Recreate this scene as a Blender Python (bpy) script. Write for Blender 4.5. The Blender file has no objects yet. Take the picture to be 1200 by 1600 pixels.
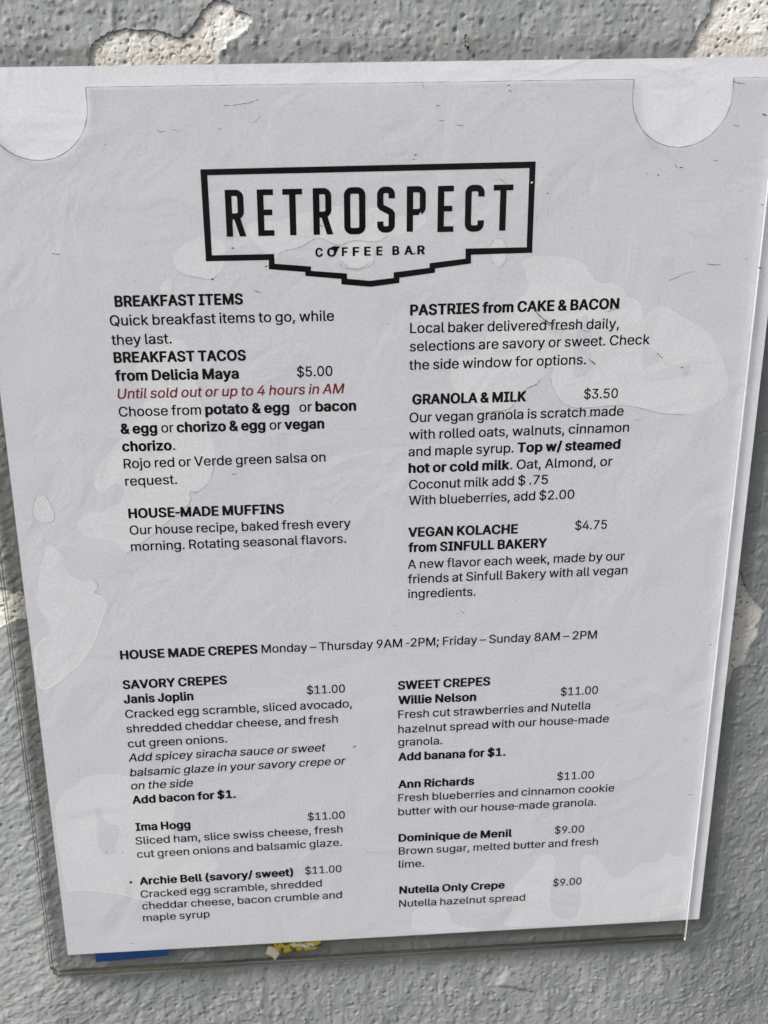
import bpy, bmesh, math, random
import numpy as np
from mathutils import Vector, Matrix
from mathutils.geometry import delaunay_2d_cdt

sc = bpy.context.scene
COL = sc.collection
HZ = 1.4                                     # height of the sheet's centre above the ground (m)

# ------------------------------------------------------------------ camera, sky, sun, exposure
# camera pose in the frame of the menu sheet (x right, y up, z out of the wall)
CAM_R = [[0.9975421,-0.0114668,0.0691243],[-0.0359778,-0.9303647,0.364866],[0.060127,-0.3664561,-0.9284905]]
CAM_C = [-0.0324579,0.146173,0.3343968]
CAM_F, CAM_SX, CAM_SY = 1913.089, -50.799, 8.782
def W3(x, y, z):                             # sheet millimetres -> world metres (wall faces -Y)
    return Vector((x * .001, -z * .001, HZ + y * .001))

cam_d = bpy.data.cameras.new('camera'); cam = bpy.data.objects.new('camera', cam_d); COL.objects.link(cam)
AX = Matrix(((1, 0, 0), (0, 0, -1), (0, 1, 0)))
R = Matrix(CAM_R)
cols = [AX @ Vector(R[0]), AX @ (-Vector(R[1])), AX @ (-Vector(R[2]))]
M = Matrix.Identity(4)
for c in range(3):
    for r in range(3): M[r][c] = cols[c][r]
M.translation = W3(*[v * 1000 for v in CAM_C])
cam.matrix_world = M
cam_d.sensor_fit = 'VERTICAL'; cam_d.sensor_height = 24; cam_d.sensor_width = 18
cam_d.lens = 24 * CAM_F / 1600
cam_d.shift_x = -CAM_SX / 1600; cam_d.shift_y = CAM_SY / 1600
cam_d.clip_start = .01; cam_d.clip_end = 200
cam_d.dof.use_dof = True; cam_d.dof.focus_distance = .345; cam_d.dof.aperture_fstop = 22
sc.camera = cam

SUN_EL, SUN_AZ = 44., -62.                   # azimuth from the wall's normal, negative = left
el, az = math.radians(SUN_EL), math.radians(SUN_AZ)
sun_dir = Vector((math.sin(az) * math.cos(el), -math.cos(az) * math.cos(el), math.sin(el)))
wd = bpy.data.worlds.new('World'); sc.world = wd; wd.use_nodes = True
nt = wd.node_tree; bg = nt.nodes['Background']
sky = nt.nodes.new('ShaderNodeTexSky'); sky.sky_type = 'NISHITA'; sky.sun_disc = False
sky.sun_elevation = el; sky.sun_rotation = math.atan2(sun_dir.x, sun_dir.y)
sky.air_density = 1.0; sky.dust_density = 4.0; sky.ozone_density = 1.0
hsv = nt.nodes.new('ShaderNodeHueSaturation'); hsv.inputs['Saturation'].default_value = .22   # a grey, overcast sky
nt.links.new(sky.outputs[0], hsv.inputs['Color']); nt.links.new(hsv.outputs[0], bg.inputs[0])
bg.inputs[1].default_value = .06
sl = bpy.data.lights.new('sun', 'SUN'); so = bpy.data.objects.new('sun', sl); COL.objects.link(so)
sl.energy = 1.5; sl.angle = math.radians(19); sl.color = (1, .965, .92)
so.rotation_euler = sun_dir.to_track_quat('Z', 'Y').to_euler(); so.location = (0, -2, 4)
sc.view_settings.view_transform = 'Standard'; sc.view_settings.look = 'None'
sc.view_settings.gamma = 1; sc.view_settings.use_curve_mapping = False
sc.view_settings.exposure = 1.35
try:
    sc.cycles.use_denoising = True
    sc.cycles.transparent_max_bounces = 24
    sc.cycles.max_bounces = 10
except Exception: pass

# ------------------------------------------------------------------ measured data (sheet millimetres)
LOGO_OUT = [[-49.45,113.93],[39.58,114.34],[39.64,90.2],[22.8,90.06],[22.86,87.68],[12.94,86.56],[12.96,85.42],[3.14,84.26],[3.15,82.86],[-4.78,81.97],[-12.8,82.86],[-12.78,84.33],[-22.6,85.4],[-22.57,86.44],[-32.44,87.46],[-32.35,89.9],[-49.28,89.95]]
LOGO_IN = [[-47.7,112.39],[37.96,112.67],[38.07,91.76],[21.21,91.78],[21.27,89.06],[11.42,88.04],[11.44,86.8],[1.56,85.78],[1.56,84.26],[-4.9,83.65],[-11.22,84.35],[-11.21,85.79],[-21.03,86.75],[-21.0,87.91],[-30.83,88.89],[-30.88,91.51],[-47.57,91.54]]
TAG = [["C",-19.74,-17.7,90.53],["O",-16.57,-14.05,90.52],["F",-12.57,-10.92,90.53],["F",-9.61,-7.78,90.53],["E",-6.48,-4.65,90.54],["E",-3.16,-1.5,90.54],["B",1.2,3.13,90.57],["A",4.44,6.8,90.56],["R",8.03,10.13,90.55]]
LEAF = [[-16.01,92.5],[-15.4,92.96],[-14.66,93.25],[-12.88,93.11],[-13.58,92.44],[-14.03,91.42],[-14.55,92.03]]
SWOOSH = [[5.92,91.05],[6.66,90.99],[6.89,90.77],[7.67,90.98],[7.42,90.59],[6.8,90.43]]
BIG = [["R",-43.37,-38.12],["E",-34.92,-30.57],["T",-28.17,-22.9],["R",-20.08,-14.77],["O",-11.8,-6.04],["S",-2.92,1.89],["P",5.07,10.24],["E",13.44,17.8],["C",20.85,26.08],["T",28.49,33.82]]
STAINS = [[[-99.16,8.98],[-97.28,7.0],[-95.36,5.4],[-95.59,0.8],[-93.59,-1.61],[-90.24,-3.3],[-87.69,-2.25],[-86.22,-3.87],[-86.4,-5.97],[-87.74,-6.77],[-85.68,-7.41],[-84.12,-9.84],[-84.74,-12.98],[-86.84,-16.87],[-87.9,-20.84],[-90.04,-24.79],[-93.34,-29.53],[-97.27,-33.04],[-101.22,-36.56],[-105.02,-38.45],[-106.99,-37.94],[-107.25,-32.13],[-107.11,-23.98],[-103.24,-20.93],[-101.23,-18.61],[-101.93,-14.99],[-104.1,-12.11],[-104.89,-8.14],[-103.4,-1.96],[-101.89,2.6],[-100.52,7.13]],[[-99.28,24.65],[-98.34,23.88],[-97.24,21.26],[-96.45,17.51],[-97.78,15.92],[-100.85,16.04],[-102.78,17.16],[-102.67,21.46],[-101.41,23.77]],[[-59.98,69.62],[-55.71,67.89],[-54.75,63.35],[-54.01,57.85],[-53.13,51.35],[-52.01,45.69],[-49.84,38.98],[-49.75,33.78],[-51.2,27.02],[-55.45,23.44],[-57.77,24.7],[-57.09,20.53],[-63.67,15.79],[-69.59,10.59],[-74.3,7.13],[-77.04,5.4],[-78.38,7.29],[-80.75,10.13],[-86.29,10.25],[-90.68,12.64],[-90.75,15.85],[-85.85,19.44],[-83.23,17.95],[-81.23,19.86],[-77.04,21.87],[-75.62,25.95],[-77.86,27.6],[-80.71,26.14],[-83.05,24.26],[-84.79,27.26],[-84.44,31.33],[-80.67,35.24],[-75.76,40.23],[-72.19,44.66],[-69.43,48.13],[-68.22,52.38],[-69.8,57.41],[-70.11,62.7],[-67.62,65.52],[-63.83,67.04]],[[-58.04,91.57],[-55.3,94.4],[-50.92,96.5],[-47.49,96.76],[-43.81,95.33],[-44.11,89.2],[-46.33,86.15],[-48.13,84.81],[-53.24,85.97],[-56.12,86.73],[-57.73,88.48]],[[-60.14,85.62],[-59.14,85.25],[-58.71,83.85],[-59.36,81.78],[-60.95,81.3],[-61.78,81.84],[-61.84,83.41]],[[-38.35,98.76],[-35.74,100.05],[-31.97,100.3],[-29.08,100.07],[-25.1,101.33],[-20.8,102.42],[-14.78,103.8],[-11.36,103.23],[-7.93,102.32],[-4.83,102.93],[-2.42,103.05],[-0.53,102.0],[1.02,100.12],[4.14,100.73],[9.32,101.63],[10.73,99.41],[8.49,97.25],[5.89,95.94],[0.16,95.89],[-1.06,95.07],[-2.45,94.25],[-4.89,94.13],[-8.01,94.71],[-10.61,94.43],[-13.23,93.12],[-16.66,94.73],[-18.72,95.63],[-20.98,94.83],[-23.61,93.01],[-27.95,92.42],[-29.53,91.6],[-30.46,89.56],[-33.98,92.39],[-36.44,95.34]],[[-13.25,91.92],[-11.48,93.76],[-8.36,94.38],[-5.41,93.8],[-3.51,91.7],[-3.69,88.94],[-5.45,87.25],[-8.43,86.8],[-11.21,87.73],[-12.93,89.5]],[[28.03,92.19],[28.68,93.73],[30.06,94.56],[31.85,93.83],[32.82,91.22],[32.58,88.1],[30.87,86.05],[29.05,87.49],[28.09,89.94]],[[36.3,88.19],[39.46,88.99],[43.0,89.25],[50.69,88.55],[54.37,86.72],[57.14,82.43],[59.03,80.96],[62.61,81.41],[65.64,79.37],[67.07,77.19],[69.47,76.59],[71.28,74.38],[72.15,70.19],[73.4,72.88],[75.79,74.99],[78.78,74.19],[82.66,71.73],[87.87,69.04],[91.84,66.18],[94.09,62.23],[97.1,56.53],[98.76,51.38],[98.71,48.13],[95.21,45.36],[92.16,43.53],[86.57,42.55],[78.38,43.2],[71.8,45.53],[64.25,46.15],[54.39,45.12],[49.6,47.57],[47.17,51.62],[46.45,54.84],[47.76,58.17],[45.58,57.67],[44.04,55.1],[42.67,52.89],[40.13,51.84],[37.78,50.4],[36.43,47.22],[34.45,45.57],[30.01,45.14],[25.15,46.81],[19.92,50.01],[17.63,54.77],[17.91,59.22],[20.76,62.09],[25.12,61.97],[27.07,63.93],[27.85,68.29],[29.73,71.68],[32.0,73.96],[35.48,77.1],[39.84,80.01],[38.26,83.76]],[[52.39,-109.48],[54.23,-109.34],[55.48,-110.58],[56.38,-113.36],[56.23,-119.1],[55.3,-122.46],[55.12,-127.75],[55.76,-131.81],[57.03,-135.12],[60.67,-136.86],[64.55,-136.72],[65.87,-132.49],[65.66,-123.14],[64.74,-114.81],[65.23,-112.11],[66.45,-110.63],[68.37,-109.98],[71.62,-113.03],[74.19,-117.25],[76.03,-120.12],[77.53,-121.15],[81.3,-119.94],[84.76,-114.66],[91.69,-114.71],[93.1,-113.1],[93.67,-110.8],[95.11,-110.89],[96.15,-112.77],[101.94,-113.53],[102.71,-126.92],[103.17,-139.38],[39.03,-139.3],[40.22,-135.32],[41.89,-132.74],[42.79,-127.19],[42.25,-121.6],[45.19,-118.64],[48.4,-114.67],[50.17,-110.63]],[[7.95,-139.3],[7.9,-131.22],[9.84,-128.16],[15.93,-128.04],[20.31,-129.4],[21.72,-134.85],[25.96,-137.85],[33.71,-138.93],[34.83,-139.41]],[[-106.83,-97.9],[-106.92,-84.37],[-105.35,-78.67],[-102.57,-74.77],[-99.27,-73.77],[-97.42,-71.03],[-93.52,-69.83],[-88.92,-69.85],[-82.2,-70.95],[-75.55,-73.47],[-71.35,-77.06],[-68.26,-82.56],[-69.1,-86.16],[-70.35,-92.73],[-66.11,-97.46],[-60.09,-100.84],[-55.51,-104.92],[-56.72,-108.15],[-64.94,-112.73],[-77.7,-118.59],[-81.33,-119.38],[-86.97,-116.42],[-95.77,-114.29],[-102.74,-113.31],[-106.11,-113.86]]]
DRY = [[[52.75,57.83],[54.12,53.3],[59.57,58.01],[56.9,62.54],[58.12,66.55],[55.73,72.8],[54.33,71.93],[52.45,63.22]],[[72.16,62.85],[72.88,55.93],[74.64,57.19],[78.58,58.95],[76.11,62.0],[73.56,63.92]],[[87.01,58.33],[84.05,55.98],[85.24,53.11],[86.93,55.14]],[[-93.98,-82.0],[-92.37,-82.1],[-91.09,-88.5],[-86.66,-89.02],[-87.42,-93.4],[-88.74,-97.04],[-88.57,-100.05],[-93.93,-100.21],[-93.83,-89.56]]]
RIDGES = [[[[-84.12,-9.84],[-84.74,-12.98],[-86.84,-16.87],[-87.9,-20.84],[-90.04,-24.79],[-93.34,-29.53],[-97.27,-33.04],[-101.22,-36.56],[-105.02,-38.45],[-106.99,-37.94],[-107.25,-32.13],[-107.11,-23.98],[-103.24,-20.93]],0.34,1],[[[-87.69,-2.25],[-86.22,-3.87],[-86.4,-5.97],[-87.74,-6.77],[-85.68,-7.41]],0.2,0],[[[-99.28,24.65],[-98.34,23.88],[-97.24,21.26],[-96.45,17.51],[-97.78,15.92],[-100.85,16.04],[-102.78,17.16],[-102.67,21.46],[-101.41,23.77]],0.14,0],[[[-49.75,33.78],[-51.2,27.02],[-55.45,23.44],[-57.77,24.7],[-57.09,20.53],[-63.67,15.79],[-69.59,10.59],[-74.3,7.13],[-77.04,5.4]],0.16,0],[[[-77.04,21.87],[-75.62,25.95],[-77.86,27.6],[-80.71,26.14],[-83.05,24.26],[-84.79,27.26],[-84.44,31.33],[-80.67,35.24],[-75.76,40.23],[-72.19,44.66]],0.12,1],[[[-46.33,86.15],[-48.13,84.81],[-53.24,85.97],[-56.12,86.73],[-57.73,88.48]],0.14,0],[[[-60.14,85.62],[-59.14,85.25],[-58.71,83.85],[-59.36,81.78],[-60.95,81.3],[-61.78,81.84],[-61.84,83.41]],0.12,1],[[[-38.35,98.76],[-35.74,100.05],[-31.97,100.3],[-29.08,100.07],[-25.1,101.33],[-20.8,102.42],[-14.78,103.8],[-11.36,103.23],[-7.93,102.32],[-4.83,102.93],[-2.42,103.05],[-0.53,102.0],[1.02,100.12],[4.14,100.73]],0.12,1],[[[0.16,95.89],[-1.06,95.07],[-2.45,94.25],[-4.89,94.13],[-8.01,94.71],[-10.61,94.43],[-13.23,93.12],[-16.66,94.73],[-18.72,95.63],[-20.98,94.83],[-23.61,93.01],[-27.95,92.42],[-29.53,91.6]],0.14,0],[[[-3.51,91.7],[-3.69,88.94],[-5.45,87.25],[-8.43,86.8],[-11.21,87.73],[-12.93,89.5]],0.1,0],[[[28.03,92.19],[28.68,93.73],[30.06,94.56],[31.85,93.83],[32.82,91.22],[32.58,88.1],[30.87,86.05],[29.05,87.49],[28.09,89.94]],0.12,0],[[[86.57,42.55],[78.38,43.2],[71.8,45.53],[64.25,46.15],[54.39,45.12],[49.6,47.57],[47.17,51.62],[46.45,54.84]],0.16,0],[[[42.67,52.89],[40.13,51.84],[37.78,50.4],[36.43,47.22],[34.45,45.57],[30.01,45.14]],0.18,0],[[[39.46,88.99],[43.0,89.25],[50.69,88.55],[54.37,86.72],[57.14,82.43],[59.03,80.96],[62.61,81.41],[65.64,79.37],[67.07,77.19],[69.47,76.59],[71.28,74.38]],0.12,1],[[[52.39,-109.48],[54.23,-109.34],[55.48,-110.58],[56.38,-113.36],[56.23,-119.1],[55.3,-122.46],[55.12,-127.75],[55.76,-131.81],[57.03,-135.12],[60.67,-136.86],[64.55,-136.72],[65.87,-132.49]],0.12,1],[[[-56.72,-108.15],[-64.94,-112.73],[-77.7,-118.59],[-81.33,-119.38],[-86.97,-116.42],[-95.77,-114.29],[-102.74,-113.31],[-106.11,-113.86]],0.22,1],[[[-93.52,-69.83],[-88.92,-69.85],[-82.2,-70.95],[-75.55,-73.47],[-71.35,-77.06],[-68.26,-82.56]],0.12,1],[[[-99.16,8.98],[-97.28,7.0],[-95.36,5.4],[-95.59,0.8],[-93.59,-1.61],[-90.24,-3.3]],0.12,1],[[[93.09,-140.05],[93.34,-137.61],[94.08,-135.76],[95.32,-134.49],[97.96,-133.86],[100.21,-133.93],[101.9,-132.77],[102.9,-131.49],[103.16,-126.95],[102.65,-118.95]],0.26,1]]
SCUFFS = [[[[39.24,75.99],[40.72,74.88],[41.87,73.24],[43.55,71.94],[44.85,71.0],[46.52,70.24]],0.28],[[[42.11,71.98],[46.73,69.51]],0.2],[[[46.73,69.51],[48.21,68.93],[49.83,69.06],[51.23,69.93],[53.17,70.78]],0.22],[[[54.19,68.94],[56.42,67.98]],0.2],[[[55.21,73.07],[55.66,71.62]],0.14],[[[56.4,71.24],[56.99,67.6]],0.1],[[[56.89,60.27],[57.66,59.69],[58.82,58.73]],0.38],[[[76.26,61.56],[76.85,61.17],[78.06,59.84]],0.3],[[[83.31,56.9],[84.58,57.24]],0.3],[[[39.32,52.42],[42.04,53.27],[43.25,54.73]],0.2],[[[27.98,45.61],[31.28,45.89],[33.86,45.99]],0.16],[[[34.42,45.98],[35.83,47.64]],0.1],[[[57.36,43.33],[58.83,43.67],[60.68,43.8]],0.25],[[[70.91,41.93],[73.36,41.85]],0.12],[[[61.32,73.63],[62.72,74.31],[64.84,74.97]],0.18],[[[88.27,86.28],[89.17,86.25],[90.65,85.87],[92.42,86.18]],0.2],[[[98.97,87.43],[99.7,87.41]],0.3],[[[102.86,85.05],[103.99,84.67]],0.35],[[[101.81,102.21],[102.56,101.85]],0.35],[[[78.03,81.94],[80.47,82.94],[82.9,83.94],[85.2,84.41]],0.16],[[[99.32,125.58],[100.94,125.07]],0.4],[[[90.67,133.84],[92.26,133.35],[94.17,133.16]],0.2],[[[91.81,122.95],[92.89,122.61],[93.76,122.6]],0.2],[[[-48.02,85.35],[-47.34,85.33]],0.45],[[[-33.63,88.27],[-32.41,88.67]],0.35],[[[-42.31,93.58],[-41.46,93.48]],0.45],[[[-36.63,82.13],[-35.78,81.76],[-34.92,81.39]],0.25],[[[-42.39,129.79],[-39.11,129.89],[-35.82,130.31],[-33.33,131.21]],0.16],[[[-35.21,125.29],[-34.19,126.06],[-33.0,126.99]],0.14],[[[-59.9,124.11],[-59.12,123.47],[-57.96,123.76]],0.2],[[[-44.32,124.02],[-43.17,124.0]],0.25],[[[-73.53,121.02],[-73.18,120.38]],0.5],[[[13.2,125.16],[14.55,125.14]],0.4],[[[12.31,128.97],[13.48,128.95]],0.25],[[[17.76,124.13],[19.96,123.78]],0.2],[[[6.39,115.47],[7.07,115.62]],0.3],[[[6.72,116.6],[7.57,116.75]],0.35],[[[43.27,111.04],[43.62,110.87]],0.4],[[[42.63,106.24],[43.16,106.07]],0.35],[[[-56.62,124.21],[-54.19,123.7]],0.15],[[[-89.66,93.3],[-89.17,93.12],[-87.51,92.92]],0.22],[[[-91.32,95.02],[-90.84,94.84]],0.15],[[[-96.61,100.12],[-96.47,99.96]],0.3],[[[-68.71,85.51],[-68.4,85.16]],0.3],[[[-11.67,-63.21],[-10.25,-62.94]],0.35],[[[-11.06,-62.78],[-10.45,-62.58]],0.5],[[[-45.15,29.67],[-43.88,29.43]],0.4],[[[-81.99,40.06],[-81.82,39.96]],0.35],[[[-87.04,41.27],[-86.69,41.25]],0.35],[[[-56.4,24.22],[-55.31,24.18]],0.25],[[[-71.74,-109.93],[-71.35,-110.21]],0.3],[[[-86.53,-134.94],[-85.47,-135.01]],0.4],[[[-110.78,-76.25],[-110.36,-76.04]],0.3],[[[-91.69,-98.34],[-91.04,-97.88]],0.3],[[[-86.8,-98.64],[-85.75,-98.21]],0.3],[[[95.9,-66.25],[96.31,-66.03]],0.35],[[[100.55,-32.06],[101.38,-32.21]],0.35],[[[98.66,-87.33],[100.39,-87.43]],0.3],[[[1.47,-20.84],[2.26,-21.09]],0.3],[[[21.95,-16.59],[23.36,-18.16]],0.15],[[[-80.88,-118.55],[-78.58,-118.45]],0.35],[[[39.91,101.1],[40.38,98.55]],0.1],[[[23.94,113.86],[26.01,113.16],[31.28,109.28],[32.75,106.77]],0.08],[[[42.86,101.54],[43.21,101.54]],0.25],[[[49.75,96.82],[50.1,96.82]],0.3],[[[8.75,134.81],[9.43,132.93]],0.2],[[[31.3,132.62],[32.16,131.98]],0.4],[[[30.76,133.57],[31.76,133.71]],0.3],[[[-18.39,99.12],[-17.55,98.6]],0.2],[[[-64.95,38.24],[-64.77,38.24]],0.25],[[[-0.4,72.21],[0.13,71.66]],0.2],[[[91.5,98.84],[91.89,98.49]],0.2],[[[87.32,114.04],[88.58,113.68]],0.25],[[[78.24,112.22],[79.29,112.2]],0.45],[[[76.93,113.23],[77.92,111.89]],0.25],[[[69.27,111.06],[70.02,110.38]],0.2],[[[72.45,110.5],[72.99,110.32]],0.4]]
WHITE = [[[[-35.89,2.63],[-33.26,2.62]],0.25],[[[-22.31,2.27],[-19.85,2.28]],0.35],[[[-10.36,2.3],[-8.65,2.33]],0.4],[[[-5.41,2.4],[-2.18,2.37]],0.35],[[[-1.22,2.33],[0.88,2.35]],0.3],[[[4.31,2.21],[7.18,2.3]],0.3],[[[74.88,-25.09],[75.12,-25.54]],0.5],[[[74.73,-27.07],[74.98,-27.75]],0.6],[[[74.68,-30.62],[74.92,-31.07]],0.55],[[[-35.95,-9.33],[-34.05,-9.42]],0.2],[[[8.22,101.08],[8.72,101.91]],0.5],[[[38.19,108.82],[38.69,109.31]],0.6],[[[74.38,89.04],[77.44,88.8]],0.5],[[[64.54,94.45],[64.91,94.27]],0.4],[[[-106.16,-115.31],[-105.68,-114.58]],1.0]]
LOSS = [[[-76.99,138.31],[-76.07,141.36],[-74.73,145.6],[-71.52,147.38],[-67.43,148.38],[-63.42,148.19],[-61.03,147.86],[-56.54,147.51],[-54.66,146.58],[-52.6,145.95],[-51.05,147.45],[-48.82,149.54],[-47.06,152.22],[-44.84,154.44],[-42.87,155.16],[-40.96,154.85],[-39.68,154.54],[-39.29,152.74],[-37.22,151.97],[-35.3,151.5],[-34.37,150.28],[-35.77,148.03],[-38.78,146.09],[-40.1,145.8],[-41.51,143.69],[-43.52,142.49],[-42.85,139.71],[-42.81,137.23]],[[84.74,154.84],[84.37,151.79],[82.48,148.42],[80.92,145.18],[79.31,142.23],[78.51,139.73],[78.3,136.25],[87.75,134.85],[99.88,135.01],[111.52,139.32],[115.69,147.13],[110.84,157.95],[95.3,160.36]],[[-123.7,-4.09],[-117.34,-5.62],[-115.43,-5.28],[-113.05,-5.81],[-110.23,-5.72],[-108.75,-7.67],[-107.43,-11.1],[-107.01,-14.31],[-108.65,-15.51],[-110.94,-15.62],[-113.53,-16.78],[-116.13,-17.95],[-120.8,-19.02],[-125.92,-14.51]],[[109.43,-9.38],[111.16,-12.28],[112.95,-15.63],[115.77,-20.82],[119.61,-23.88],[119.07,-26.31],[118.26,-28.29],[118.8,-31.24],[118.02,-33.47],[116.45,-36.12],[115.79,-37.69],[115.41,-41.8],[113.33,-43.77],[111.16,-45.06],[111.99,-46.95],[111.53,-48.56],[109.69,-51.04],[108.19,-52.84],[104.78,-52.43],[101.24,-41.8],[100.53,-23.68],[104.31,-10.68]]]
HOLE_DOTS = [[111.59,-15.28],[111.8,-21.02],[112.58,-26.41],[110.11,-28.31],[114.64,-30.1],[112.17,-34.06],[111.56,-42.04],[111.54,-43.89],[88.25,149.76],[89.82,151.13],[96.68,150.76],[97.87,149.35],[96.55,148.9],[88.21,146.81],[89.7,143.99],[88.35,140.38],[-36.65,150.32],[-39.48,148.99],[-71.02,140.98],[98.17,152.74]]
BLUE = [[-99.04,-139.48],[-74.62,-138.54],[-74.67,-142.58],[-98.98,-143.67]]
YEL = [[-40.83,-138.78],[-22.83,-138.97],[-23.13,-142.74],[-25.98,-143.63],[-29.91,-143.62],[-33.19,-143.93],[-37.11,-144.19],[-38.57,-142.19]]
YEL2 = [[-40.91,-140.89],[-38.98,-141.57],[-37.11,-144.15],[-38.74,-147.04],[-39.98,-145.31],[-41.9,-144.08]]
BUMP = [[42.41,-159.05],[40.7,-162.04],[39.03,-166.46],[44.46,-159.2],[46.76,-165.9],[51.05,-170.23]]
BULLET = [-84.82,-111.55]
RUST = [[20.27,145.41],[20.63,143.87],[20.99,142.78],[22.37,141.06]]
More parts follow.
